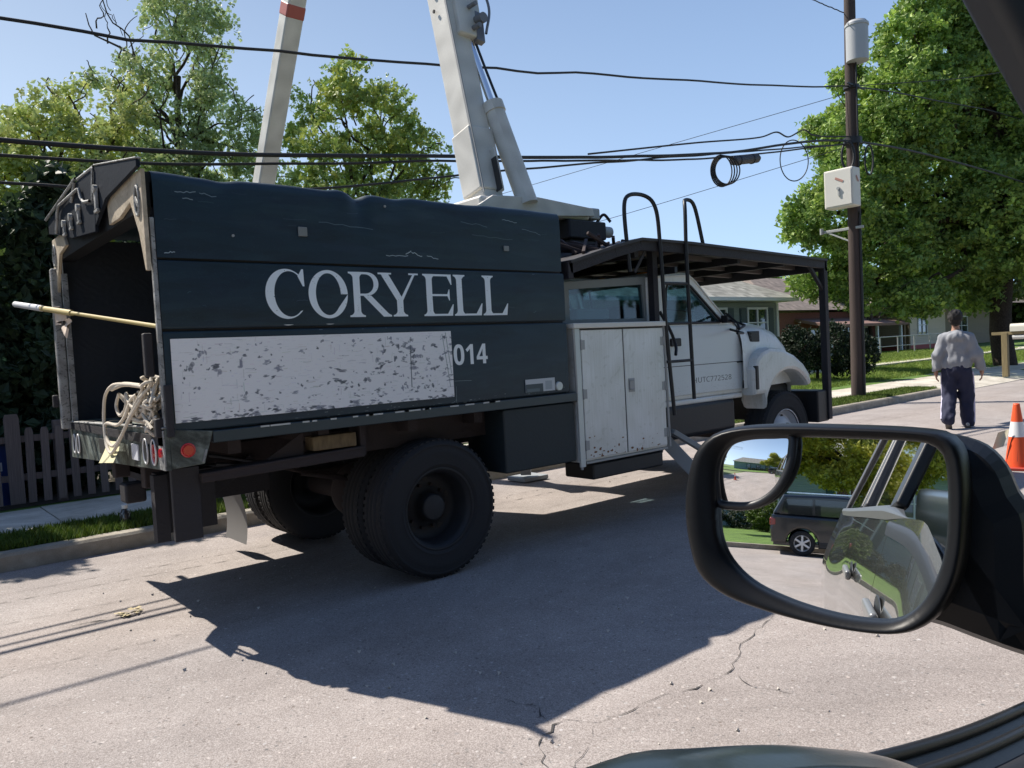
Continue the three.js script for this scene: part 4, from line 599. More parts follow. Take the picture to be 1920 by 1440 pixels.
{ // rear bumper and lights
  const worn = std([0.2, 0.23, 0.21], 0.6, 0.1, { map: scaled(dataTex(256, (u, v, r) => { const g = tn(u, v, 7, 9) * 130 + tn(u, v, 30, 3) * 60 + (r() - 0.5) * 40; return [190 + g, 190 + g, 186 + g]; }), 0.9), bumpMap: scaled(grainTex, 0.2), bumpScale: 0.004 });
  const b = obj('rear_bumper', [prismX([[ZR + 0.012, 1.06], [ZR + 0.012, 1.3], [ZL - 0.02, 1.25], [ZL - 0.02, 0.96]], 1.31, 1.335, 0.004), prism([[1.336, 1.065], [1.336, 1.295], [1.58, 1.262], [1.52, 1.075]], ZR - 0.02, ZR + 0.012, 0.004), bx(1.336, 1.6, 1.24, 1.262, ZL, ZR - 0.03)], worn, truck);
  obj('bumper_edge', [bar([1.322, 1.305, ZR + 0.01], [1.322, 1.256, ZL], 0.05, 0.012), bx(1.3, 1.309, 1.06, 1.29, ZR - 0.1, ZR + 0.01, 0.003), bar([1.508, 1.085, ZR + 0.016], [1.535, 1.16, ZR + 0.016], 0.01, 0.014)], wornPost, b);
  const light = (z, y, red) => { const f = obj('tail_light', [tube(ring(z, y, 0.046, 0.075, 16).map(([a, c]) => [1.3, c, a]), 0.006, 40, 6, true, true)], std([0.6, 0.6, 0.6], 0.4), b); obj('lens', cyl([1.309, y, z], [1.3, y, z], 1, 1, 24).translate(-1.3045, -y, -z).scale(1, 0.07, 0.044).translate(1.3045, y, z), red ? M.red : M.black, f); };
  light(ZR - 0.2, 1.155, true); light(ZR - 0.37, 1.15, false); light(ZL + 0.16, 1.085, false); light(ZL + 0.3, 1.09, false);
  obj('marker_light', cyl([1.31, 1.16, ZR - 0.05], [1.29, 1.16, ZR - 0.05], 0.03, 0.026, 16), M.red, b, { label: 'round red marker on the rear face' });
  obj('marker_light', [cyl([1.43, 1.165, ZR + 0.012], [1.43, 1.165, ZR + 0.026], 0.036, 0.03, 20), tube(ring(1.43, 1.165, 0.037, 0.037, 14).map(([x, y]) => [x, y, ZR + 0.014]), 0.006, 30, 6, true, true)], M.red, b, { label: 'round red marker on the side face' });
  obj('hitch_recess', bx(1.296, 1.309, 1.065, 1.17, -6.18, -5.9), std([0.004, 0.004, 0.005], 0.9), b);
  obj('label_sheet', bx(1.3, 1.309, 1.08, 1.18, -5.33, -5.19, 0.001), std([0.66, 0.68, 0.74], 0.6), b);
  const flapQ = (a, c, d, e) => gridGeo(2, 2, (u, v) => [0, 1, 2].map((k) => (a[k] * (1 - u) + c[k] * u) * (1 - v) + (d[k] * (1 - u) + e[k] * u) * v));
  obj('hinged_flap', [flapQ([1.29, 1.17, -5.88], [1.29, 1.18, -5.55], [1.235, 1.11, -5.76], [1.235, 1.14, -5.37]), flapQ([1.235, 1.11, -5.76], [1.235, 1.14, -5.37], [1.16, 1.055, -5.58], [1.16, 1.085, -5.2])], std([0.5, 0.46, 0.27], 0.6), b, { label: 'yellowish flap hanging open on the bumper' });
  obj('latch', [bx(1.27, 1.33, 1.25, 1.36, ZR - 0.06, ZR - 0.01, 0.01), bx(1.25, 1.3, 1.6, 1.85, ZR - 0.1, ZR - 0.05, 0.01), bx(1.32, 1.36, 1.25, 1.55, ZR + 0.008, ZR + 0.03, 0.006), bx(1.2, 1.24, 1.38, 1.48, ZL - 0.05, ZL, 0.01)], M.frame, b);
}
{ // underbody
  obj('frame_rail', [bx(1.4, 8.8, 0.86, 1.1, ZC + 0.34, ZC + 0.44, 0.01), bx(1.4, 8.8, 0.86, 1.1, ZC - 0.44, ZC - 0.34, 0.01), ...[1.5, 2.4, 4.0, 5.2, 6.6].map((x) => bx(x, x + 0.12, 0.9, 1.08, ZC - 0.339, ZC + 0.339)), ...[1.7, 2.3, 3.0, 3.6, 4.2].map((x) => bx(x, x + 0.08, 1.1, 1.198, ZL + 0.1, ZR - 0.1))], M.rust, truck);
  obj('side_shelf', [bar([1.52, 1.0, ZR - 0.14], [2.62, 1.035, ZR - 0.14], 0.16, 0.02), bar([1.52, 0.98, ZR - 0.07], [2.62, 1.0, ZR - 0.07], 0.012, 0.06), prism([[1.94, 1.03], [2.2, 1.18], [2.2, 1.035]], ZR - 0.13, ZR - 0.12), bx(2.6, 2.64, 0.98, 1.2, ZR - 0.24, ZR - 0.08), bx(2.66, 4.0, 0.98, 1.19, ZR - 0.3, ZR - 0.25)], M.rust, truck);
  each('rear_strut', [bx(1.36, 1.52, 0.62, 1.055, ZR - 0.14, ZR - 0.1, 0.006), bx(1.36, 1.44, 0.56, 0.98, ZR - 0.55, ZR - 0.47), bx(1.4, 1.75, 0.6, 0.98, -5.3, -5.16)], M.frame, truck);
  obj('diagonal_brace', [bar([1.5, 0.6, -5.4], [2.1, 0.98, -5.4], 0.05, 0.07), bar([1.55, 0.9, -6.6], [1.55, 0.9, -5.2], 0.1, 0.1), bx(1.7, 2.3, 0.7, 1.02, -5.75, -5.6)], M.frame, truck);
  obj('mud_flap', gridGeo(8, 8, (u, v) => [2.38 + 0.06 * Math.sin(v * 2.4), 0.62 - v * 0.5, -6.95 + u * 0.48]), std([0.15, 0.145, 0.14], 0.8), truck, { label: 'pale mud flap behind the far wheels' });
  obj('hitch', [bx(1.36, 1.5, 0.72, 0.86, -5.98, -5.82, 0.02)], M.frame, truck);
  obj('axle', [cyl([3.2, 0.51, ZL + 0.1], [3.2, 0.51, ZR - 0.3], 0.09), new THREE.SphereGeometry(0.24, 20, 14).scale(1, 1, 0.8).translate(3.2, 0.53, ZC), cyl([3.2, 0.6, ZC], [5.2, 0.8, ZC], 0.05), cyl([8.1, 0.5, ZL + 0.3], [8.1, 0.5, ZR - 0.3], 0.07)], M.rust, truck);
  for (const [z, a] of [[-4.98, 0], [-5.1, 0.05], [-5.35, -0.04]]) obj('hose', tube([[1.7, 1.02 + a, z], [2.3, 0.94, z + 0.05], [2.9, 1.05, z - 0.03], [3.7, 0.98 + a, z], [4.4, 1.06, z]], 0.014, 50, 6), M.black, truck);
  obj('leaf_spring', [-0.52, 0.52].flatMap((dz) => [0, 1, 2, 3].map((k) => tube([[2.45 + k * 0.12, 0.82 - k * 0.022, ZC + dz], [3.2, 0.66 - k * 0.022, ZC + dz], [3.95 - k * 0.12, 0.82 - k * 0.022, ZC + dz]], 0.018, 16, 5))), M.rust, truck);
  const tb = obj('tool_box', [bx(3.82, 4.6, 0.68, 1.185, ZR - 0.5, ZR - 0.01, 0.015)], std([0.014, 0.024, 0.03], 0.6, 0, { bumpMap: scaled(grainTex, 0.4), bumpScale: 0.002 }), truck); obj('hinge_rod', [cyl([4.62, 1.8, ZR + 0.0], [4.645, 0.6, ZR + 0.0], 0.012)], M.galv, tb);
  obj('support_foot', [bar([3.75, 0.7, -5.2], [3.55, 0.1, -5.2], 0.09, 0.07), bar([3.9, 0.66, -6.6], [3.7, 0.06, -6.6], 0.06, 0.06)], std([0.12, 0.11, 0.1], 0.7), truck);
  obj('fuel_tank', [bx(4.82, 5.78, 0.48, 0.62, ZR - 0.4, ZR - 0.04, 0.02), bx(6.05, 7.25, 0.66, 1.02, ZR - 0.62, ZR - 0.2, 0.06)], M.black, truck);
  obj('outrigger', [bar([5.9, 0.86, ZR - 0.3], [6.35, 0.12, ZR + 0.14], 0.13, 0.13), bar([6.0, 0.78, ZR - 0.1], [6.42, 0.5, ZR + 0.05], 0.09, 0.05), bx(6.2, 6.6, 0.01, 0.06, ZR, ZR + 0.34, 0.01)], std([0.28, 0.3, 0.31], 0.6), truck);
  obj('outrigger', [bar([5.9, 0.86, ZL + 0.3], [6.35, 0.12, ZL - 0.14], 0.13, 0.13), bx(6.2, 6.6, 0.01, 0.06, ZL - 0.34, ZL, 0.01)], std([0.28, 0.3, 0.31], 0.6), truck);
}
// wheels: local axis z, outer face towards +z
const L2 = (p) => p.map((q) => new THREE.Vector2(...q));
const tyreGeo = (() => {
  const g = [new THREE.LatheGeometry(L2([[0.285, -0.11], [0.31, -0.125], [0.4, -0.14], [0.465, -0.135], [0.497, -0.12], [0.51, -0.095], [0.51, -0.06], [0.498, -0.055], [0.498, -0.045], [0.512, -0.04], [0.512, -0.008], [0.5, -0.004], [0.5, 0.004], [0.512, 0.008], [0.512, 0.04], [0.498, 0.045], [0.498, 0.055], [0.51, 0.06], [0.51, 0.095], [0.497, 0.12], [0.482, 0.128], [0.478, 0.137], [0.465, 0.137], [0.46, 0.131], [0.43, 0.139], [0.4, 0.141], [0.34, 0.134], [0.335, 0.138], [0.325, 0.136], [0.31, 0.125], [0.285, 0.11]]), 72).rotateX(Math.PI / 2)];
  for (let i = 0; i < 60; i++) { const a = (i / 60) * 2 * Math.PI; for (const s of [-1, 1]) g.push(new THREE.BoxGeometry(0.03, 0.01, 0.05).translate(0, 0.5065, s * 0.092).rotateZ(a + (s > 0 ? 0.05 : 0))); }
  return mergeGeometries(g.map(clean));
})();
const dishGeo = new THREE.LatheGeometry(L2([[0.29, 0.118], [0.305, 0.125], [0.3, 0.112], [0.275, 0.1], [0.262, 0.06], [0.25, -0.04], [0.235, -0.075], [0.19, -0.085], [0.15, -0.08], [0.13, -0.06], [0.1, -0.05], [0.1, 0.03], [0.085, 0.045], [0, 0.047]]), 60).rotateX(Math.PI / 2);
const bulgeGeo = new THREE.LatheGeometry(L2([[0.29, 0.118], [0.3, 0.125], [0.3, 0.11], [0.272, 0.09], [0.255, 0.05], [0.235, 0.05], [0.2, 0.09], [0.15, 0.105], [0.11, 0.105], [0.1, 0.13], [0.085, 0.15], [0, 0.152]]), 60).rotateX(Math.PI / 2);
const nuts = (r, z) => Array.from({ length: 10 }, (_, i) => cyl([Math.cos(i * 0.628) * r, Math.sin(i * 0.628) * r, z], [Math.cos(i * 0.628) * r, Math.sin(i * 0.628) * r, z + 0.03], 0.014, 0.012, 6));
function truckWheel(x, z, side, front, dual) {
  const w = new THREE.Group(); w.name = 'wheel'; w.position.set(x - 3.2, 0.512, z + 5.9); if (side < 0) w.rotation.y = Math.PI; truck.add(w);
  const t = [clean(tyreGeo.clone())]; if (dual) t.push(clean(tyreGeo.clone().translate(0, 0, -0.32))); obj('tyre', t, M.rubber, w);
  obj('rim', front ? bulgeGeo : [dishGeo, dishGeo.clone().rotateY(Math.PI).translate(0, 0, -0.32)], front ? std([0.5, 0.52, 0.55], 0.45, 0.2) : std([0.02, 0.022, 0.026], 0.6, 0.1, { bumpMap: scaled(grainTex, 0.2), bumpScale: 0.002 }), w);
  obj('wheel_nuts', nuts(front ? 0.13 : 0.165, front ? 0.1 : -0.085), M.rust, w); obj('hand_hole', Array.from({ length: 5 }, (_, i) => cyl([Math.cos(i * 1.257 + 0.3) * 0.212, Math.sin(i * 1.257 + 0.3) * 0.212, front ? 0.068 : -0.084], [Math.cos(i * 1.257 + 0.3) * 0.212, Math.sin(i * 1.257 + 0.3) * 0.212, front ? 0.072 : -0.079], 0.026, 0.026, 14)), M.crack, w);
}
truckWheel(3.2, ZR - 0.16, 1, false, true); truckWheel(3.2, ZL + 0.16, -1, false, true); truckWheel(8.1, ZR - 0.24, 1, true); truckWheel(8.1, ZL + 0.24, -1, true);
{ // white tool cabinet
  const c = obj('cabinet', [bx(4.63, 5.81, 0.66, 1.83, ZR - 0.5, ZR - 0.012, 0.006)], M.white, truck, { label: 'tall white tool cabinet behind the cab' });
  obj('cabinet_door', bx(4.7, 5.225, 0.68, 1.785, ZR - 0.008, ZR + 0.008, 0.006), M.white, c); obj('cabinet_door', bx(5.24, 5.79, 0.68, 1.785, ZR - 0.008, ZR + 0.008, 0.006), M.white, c);
  obj('cabinet_post', bx(4.625, 4.685, 0.62, 1.8, ZR - 0.01, ZR + 0.012, 0.005), std([0.52, 0.56, 0.56], 0.4, 0.3), c);
  obj('cabinet_top', bx(4.6, 5.84, 1.8, 1.845, ZR - 0.52, ZR + 0.03, 0.008), std([0.68, 0.67, 0.62], 0.45), c);
  obj('latch', [bx(5.275, 5.36, 1.215, 1.34, ZR + 0.008, ZR + 0.012, 0.002), tube([[5.34, 1.24, ZR + 0.016], [5.285, 1.24, ZR + 0.02], [5.285, 1.32, ZR + 0.02], [5.34, 1.32, ZR + 0.016]], 0.006, 0, 6, false)], M.galv, c);
  for (const y of [0.8, 1.24, 1.66]) for (const [x, d] of [[4.695, 1], [5.795, -1]]) obj('hinge', [cyl([x, y - 0.045, ZR + 0.012], [x, y + 0.045, ZR + 0.012], 0.008), bx(x + d * 0.005, x + d * 0.045, y - 0.04, y + 0.04, ZR + 0.0085, ZR + 0.0115)], M.galv, c);
  obj('door_gasket', [bx(5.226, 5.239, 0.68, 1.785, ZR - 0.01, ZR + 0.001), bx(4.69, 5.8, 1.786, 1.799, ZR - 0.01, ZR + 0.001)], M.crack, c);
  { const r = rng(17), g = []; for (let i = 0; i < 34; i++) { const x = 4.72 + r() * 1.05, y = 0.685 + r() * r() * 0.25, w = 0.003 + r() * 0.01; if (Math.abs(x - 5.23) > 0.03) g.push(new THREE.CircleGeometry(w, 7).scale(1 + r(), 0.5 + r(), 1).translate(x, y, ZR + 0.0092 + i * 0.00002)); } obj('rust_spot', g, std([0.2, 0.1, 0.05], 0.9), c, { kind: 'stuff' }); }
  obj('drip_edge', [bx(4.7, 5.8, 0.64, 0.66, ZR - 0.05, ZR + 0.004), cyl([5.815, 1.8, ZR + 0.005], [5.83, 0.66, ZR + 0.005], 0.012)], M.galv, c);
}
{ // cab, bonnet, fenders
  const zs = -4.86, zl = ZL + 0.22 + 0.0;
  const doorT = panelMatDoor();
  const side = [[5.98, 1.06], [5.98, 2.3], [6.06, 2.33], [6.5, 2.33], [6.58, 2.3], [7.16, 1.86], [7.3, 1.84], [7.43, 1.6], [7.47, 1.3], [7.44, 1.12], [7.4, 1.06]];
  const win = [[6.12, 1.83], [6.16, 2.2], [6.2, 2.23], [6.5, 2.23], [6.55, 2.21], [7.08, 1.83]];
  const rear = [[4.72, 1.85], [4.72, 2.22], [5.97, 2.3], [5.97, 1.85]], rwin = [[4.8, 1.88], [4.8, 2.16], [5.8, 2.22], [5.82, 1.88]];
  const body = obj('cab', [prism(side, zs - 0.05, zs, 0.012, [win]), prism(side, zl, zl + 0.05, 0.012, [win]), bx(5.98, 6.03, 1.06, 1.8, zl + 0.06, zs - 0.06), bx(6.04, 6.56, 2.3, 2.345, zl + 0.01, zs - 0.01, 0.02), bx(5.99, 7.35, 1.04, 1.1, zl + 0.06, zs - 0.06), bar([7.14, 1.88, zs - 0.05], [6.55, 2.32, zs - 0.05], 0.06, 0.05), bar([7.14, 1.88, zl + 0.05], [6.55, 2.32, zl + 0.05], 0.06, 0.05), bx(7.0, 7.4, 1.5, 1.84, zl + 0.06, zs - 0.06)], M.white, truck);
  obj('window', prism(win, zs - 0.03, zs - 0.024), M.glass, body); obj('window', prism(win, zl + 0.024, zl + 0.03), M.glass, body);
  obj('window_seal', [tube([...win, win[0]].map(([x, y]) => [x, y, zs + 0.001]), 0.014, 0, 6, false)], M.trimBlack, body);
  obj('windscreen', bar([7.12, 1.89, ZC], [6.58, 2.3, ZC], zs - zl - 0.2, 0.008, V(0, 1, 0), 0), M.glass, body);
  obj('door', prism([[6.02, 1.1], [6.02, 1.8], [7.2, 1.8], [7.3, 1.78], [7.39, 1.55], [7.41, 1.3], [7.38, 1.12], [7.35, 1.1]], zs + 0.001, zs + 0.018, 0.008), doorT, body);
  obj('door_seam', [tube([[7.18, 1.86], [7.33, 1.78], [7.42, 1.55], [7.445, 1.3], [7.41, 1.1]].map(([x, y]) => [x, y, zs + 0.012]), 0.009, 24), bx(6.02, 7.4, 1.395, 1.402, zs + 0.0165, zs + 0.0195)], std([0.05, 0.055, 0.06], 0.6), body);
  obj('door_handle', bx(6.16, 6.32, 1.6, 1.68, zs + 0.012, zs + 0.04, 0.01), M.black, body);
  obj('sill', bx(5.98, 7.4, 1.0, 1.058, zs - 0.12, zs + 0.01, 0.02), M.white, body); obj('roof_gutter', tube([[6.0, 2.29, zs + 0.006], [6.5, 2.315, zs + 0.006], [6.6, 2.28, zs + 0.004], [7.14, 1.87, zs + 0.004]], 0.01, 0, 6, false), M.white, body); obj('wiper', [bar([7.1, 1.93, -5.0], [6.92, 2.02, -5.5], 0.012, 0.012)], M.black, body);
  for (const z of [-5.3, -5.9, -6.5]) obj('roof_light', bx(6.3, 6.4, 2.346, 2.39, z - 0.05, z + 0.05, 0.015), phy([0.7, 0.28, 0.04], { roughness: 0.2, clearcoat: 1 }), body);
  obj('seat', [bx(6.05, 6.6, 1.15, 1.5, zl + 0.2, zs - 0.2, 0.06), bx(6.05, 6.2, 1.5, 2.05, zs - 0.75, zs - 0.25, 0.05), bx(6.05, 6.2, 1.5, 2.05, zl + 0.25, zl + 0.75, 0.05), bx(6.9, 7.1, 1.6, 1.86, zl + 0.08, zs - 0.08, 0.05)], std([0.05, 0.06, 0.075], 0.8), body);
  const rb = obj('rear_cab', [prism(rear, zs - 0.05, zs, 0.008, [rwin]), prism(rear, zl, zl + 0.05, 0.008, [rwin]), bx(4.72, 5.97, 2.22, 2.26, zl + 0.05, zs - 0.05, 0.01), bx(4.72, 5.97, 1.1, 1.84, zs - 0.4, zs - 0.3)], std([0.2, 0.22, 0.22], 0.6), truck);
  obj('window', prism(rwin, zs - 0.03, zs - 0.024), M.glass, rb); obj('window', prism(rwin, zl + 0.024, zl + 0.03), M.glass, rb);
  obj('pillar', [bx(5.84, 5.97, 1.86, 2.28, zs + 0.001, zs + 0.02, 0.006)], M.white, rb); obj('equipment', [bx(5.15, 5.6, 1.84, 2.0, zs - 0.6, zs - 0.25, 0.02), bx(4.85, 5.05, 1.84, 1.96, zs - 0.5, zs - 0.3, 0.02)], std([0.5, 0.52, 0.48], 0.7), rb);
  // bonnet: crowned and tapering forward
  obj('bonnet', gridGeo(20, 24, (u, v) => {
    const pts = [[7.34, 1.86], [7.5, 1.86], [7.93, 1.83], [8.2, 1.76], [8.42, 1.62], [8.56, 1.36], [8.6, 0.95]], k = u * 6, i = Math.min(5, Math.floor(k)), f = k - i, x = pts[i][0] + (pts[i + 1][0] - pts[i][0]) * f, y = pts[i][1] + (pts[i + 1][1] - pts[i][1]) * f;
    const w = (zs - zl) / 2 - 0.02 - 0.18 * Math.pow(u, 1.4), a = v * Math.PI, s = Math.cos(a), top = Math.sin(a);
    const zz = ZC + 0.07 + 0.04 + Math.sign(s) * Math.pow(Math.abs(s), 0.28) * w, yy = 1.1 + (y - 1.1 > 0 ? (y - 1.1) * Math.pow(top, 0.3) : 0);
    return [x, y > 1.1 ? yy : y, zz - 0.04];
  }), M.white, truck);
  obj('bonnet_vent', [bx(7.52, 7.72, 1.6, 1.72, zs - 0.05, zs + 0.045, 0.008), ...[0, 1, 2].map((k) => bx(7.54, 7.7, 1.615 + k * 0.035, 1.63 + k * 0.035, zs + 0.046, zs + 0.054))], M.black, truck);
  for (const s of [1, -1]) { // flared fender with wheel arch
    const zo = s > 0 ? ZR - 0.06 : ZL + 0.06, zi = s > 0 ? zs - 0.15 : zl + 0.15;
    const arch = []; for (let i = 0; i <= 14; i++) { const a = R(172) + (R(34) - R(172)) * (i / 14); arch.push([8.13 + Math.cos(a) * 0.5, 0.79 + Math.sin(a) * 0.47]); }
    obj('fender', [prism([[7.42, 1.02], [7.42, 1.3], [7.48, 1.42], [7.58, 1.49], [7.75, 1.53], [8.0, 1.51], [8.25, 1.43], [8.45, 1.32], [8.58, 1.2], [8.62, 1.1], [8.6, 1.06], ...arch.reverse(), [7.6, 1.02]], Math.min(zo, zi), Math.max(zo, zi), 0.045)], M.white, truck);
    obj('wheel_well', bx(7.66, 8.6, 0.9, 1.24, Math.min(zi, zi - s * 0.15), Math.max(zi, zi - s * 0.15)), M.black, truck);
  }
  obj('fender_vent', [bx(7.44, 7.49, 1.08, 1.34, zs + 0.11, zs + 0.165, 0.01), bx(7.3, 7.42, 1.385, 1.395, zs + 0.018, zs + 0.03)], M.black, truck);
  obj('front_bumper', [bx(8.66, 8.92, 0.6, 0.98, ZL + 0.02, ZR - 0.02, 0.02), bx(8.5, 8.66, 0.7, 0.95, ZL + 0.5, ZR - 0.5)], M.black, truck);
  obj('grille', bx(8.56, 8.62, 1.0, 1.4, ZC - 0.5, ZC + 0.6, 0.02), M.black, truck);
  obj('mirror_bracket', [tube([[7.14, 1.86, zs + 0.02], [7.05, 1.78, zs + 0.3], [6.88, 1.74, zs + 0.34], [6.92, 1.8, zs + 0.3], [7.1, 1.92, zs + 0.04]], 0.013, 0, 6, false), tube([[7.2, 1.75, zs + 0.01], [7.14, 1.7, zs + 0.22], [6.9, 1.7, zs + 0.3]], 0.013, 0, 6, false), bx(7.06, 7.16, 1.82, 1.9, zs + 0.0, zs + 0.08, 0.01)], M.black, truck);
  obj('far_mirror', [bx(7.3, 7.38, 1.95, 2.38, zl - 0.42, zl - 0.2, 0.02), cyl([7.3, 1.8, zl - 0.02], [7.34, 1.98, zl - 0.3], 0.015), cyl([7.36, 1.84, zl], [7.36, 2.5, zl - 0.1], 0.012)], M.black, truck);
}
function panelMatDoor() {
  const t = canvasTex(1024, 512, (x, w, h) => {
    x.fillStyle = '#d8dde0'; x.fillRect(0, 0, w, h); const r = rng(6);
    for (let i = 0; i < 900; i++) { x.fillStyle = `rgba(120,116,104,${0.03 + r() * 0.09})`; x.fillRect(r() * w, h * (1 - 0.35 * r() * r()), 2 + r() * 20, 1 + r() * 3); }
    for (let i = 0; i < 40; i++) { x.strokeStyle = `rgba(120,130,140,${0.1 + r() * 0.2})`; x.beginPath(); const a = r() * w, b = r() * h; x.moveTo(a, b); x.lineTo(a + 20 + r() * 60, b + (r() - 0.5) * 8); x.stroke(); }
    x.fillStyle = '#3b454c'; x.font = '34px sans-serif'; x.save(); x.translate(((6.5 - 6) / 1.45) * w, ((1.82 - 1.215) / 0.74) * h); x.scale(((0.69 / 1.45) * w) / x.measureText('HUTC772528').width, 1.5); x.fillText('HUTC772528', 0, 0); x.restore();
  });
  t.repeat.set(1 / 1.45, 1 / 0.74); t.offset.set(-6 / 1.45, -1.08 / 0.74);
  return phy([0.95, 0.97, 0.97], { map: t, roughness: 0.4, clearcoat: 0.5, clearcoatRoughness: 0.25 });
}
{ // brush-guard canopy over the cab with posts, ladder and grab rails
  const top = [[4.62, 2.36], [5.2, 2.52], [5.55, 2.6], [6.3, 2.6], [8.94, 2.53]], th = 0.025, ribs = [];
  for (let i = 1; i < top.length; i++) ribs.push(bar([top[i - 1][0], top[i - 1][1], ZC], [top[i][0], top[i][1], ZC], ZR - ZL, th, V(0, 1, 0), 0));
  const can = obj('canopy', ribs, std([0.045, 0.042, 0.045], 0.6, 0.2), truck, { label: 'dark flat canopy over the cab' });
  const edge = (z) => { const g = []; for (let i = 1; i < top.length; i++) g.push(bar([top[i - 1][0], top[i - 1][1] - 0.05, z], [top[i][0], top[i][1] - 0.05, z], 0.05, 0.1, V(0, 1, 0), 0.004)); return g; };
  obj('edge_beam', [...edge(ZR - 0.025), ...edge(ZL + 0.025), bx(8.9, 8.96, 2.4, 2.53, ZL, ZR, 0.005), bx(4.6, 4.66, 2.22, 2.36, ZL, ZR, 0.005)], M.frame, can);
  for (const z of [-5.05, -5.5, -5.95, -6.4, -6.85]) obj('rib', [bar([5.55, 2.555, z], [8.9, 2.48, z], 0.06, 0.05, V(0, 1, 0), 0.004), bar([4.64, 2.31, z], [5.55, 2.555, z], 0.06, 0.05, V(0, 1, 0), 0.004)], std([0.1, 0.085, 0.08], 0.8), can);
  for (const x of [5.55, 6.3, 7.2, 8.1]) obj('cross_beam', bx(x - 0.03, x + 0.03, 2.44, 2.52, ZL + 0.06, ZR - 0.06, 0.004), M.frame, can);
  const r = rng(66), junk = []; for (let i = 0; i < 26; i++) { const x = 4.9 + r() * 1.3; junk.push(bar([x, 2.56 + (x - 5.5) * 0.16 * (x < 5.5) , ZR - 0.1 - r() * 0.5], [x + (r() - 0.5) * 0.7, 2.6 + r() * 0.05, ZR - 0.1 - r() * 0.8], 0.03, 0.03)); } obj('roof_rubbish', junk, std([0.05, 0.035, 0.035], 0.9), can);
  obj('beacon_light', [cyl([8.75, 2.54, -5.6], [8.75, 2.62, -5.6], 0.06), cyl([8.75, 2.62, -5.6], [8.75, 2.74, -5.6], 0.055, 0.04)], phy([0.75, 0.3, 0.05], { roughness: 0.25, clearcoat: 1 }), can);
  obj('front_post', [bx(8.88, 8.96, 0.62, 2.45, ZR - 0.08, ZR, 0.006), bar([8.92, 2.15, ZR - 0.04], [8.6, 2.46, ZR - 0.04], 0.04, 0.04)], M.frame, truck); obj('front_post', bx(8.88, 8.96, 0.62, 2.45, ZL, ZL + 0.08, 0.006), M.frame, truck);
  each('canopy_strut', [bar([7.0, 1.86, ZL + 0.3], [7.1, 2.5, ZL + 0.2], 0.04, 0.04), bx(5.86, 5.93, 1.84, 2.55, ZR - 0.2, ZR - 0.13), bar([5.5, 2.3, ZR - 0.05], [5.72, 2.58, ZR - 0.05], 0.012, 0.035)], M.frame, truck);
  const z = ZR + 0.02, lad = obj('ladder', [tube([[5.9, 0.95, z], [5.83, 1.8, z], [5.8, 2.5, z], [5.76, 2.88, z], [5.72, 2.97, z - 0.02], [5.66, 3.01, z - 0.05], [5.46, 3.0, z - 0.05], [5.4, 2.96, z - 0.05], [5.375, 2.88, z - 0.05], [5.4, 2.3, z - 0.04]], 0.019, 110), tube([[6.215, 1.08, z], [6.2, 1.8, z], [6.19, 2.5, z], [6.2, 2.9, z], [6.225, 2.98, z - 0.02], [6.27, 3.02, z - 0.05], [6.37, 3.02, z - 0.05], [6.42, 2.97, z - 0.05], [6.53, 2.58, z - 0.04]], 0.019, 110)], M.black, truck, { label: 'black side ladder with looped grab rails' });
  for (const y of [1.46, 1.82, 2.2]) obj('rung', cyl([5.82, y, z], [6.2, y, z], 0.014), M.black, lad);
  obj('ladder_bracket', [tube([[6.02, 1.95, -4.84], [6.1, 1.75, -4.78], [6.12, 1.6, -4.74], [6.06, 1.52, -4.7]], 0.016), bx(6.0, 6.04, 2.3, 2.36, -4.86, z)], M.black, lad);
}
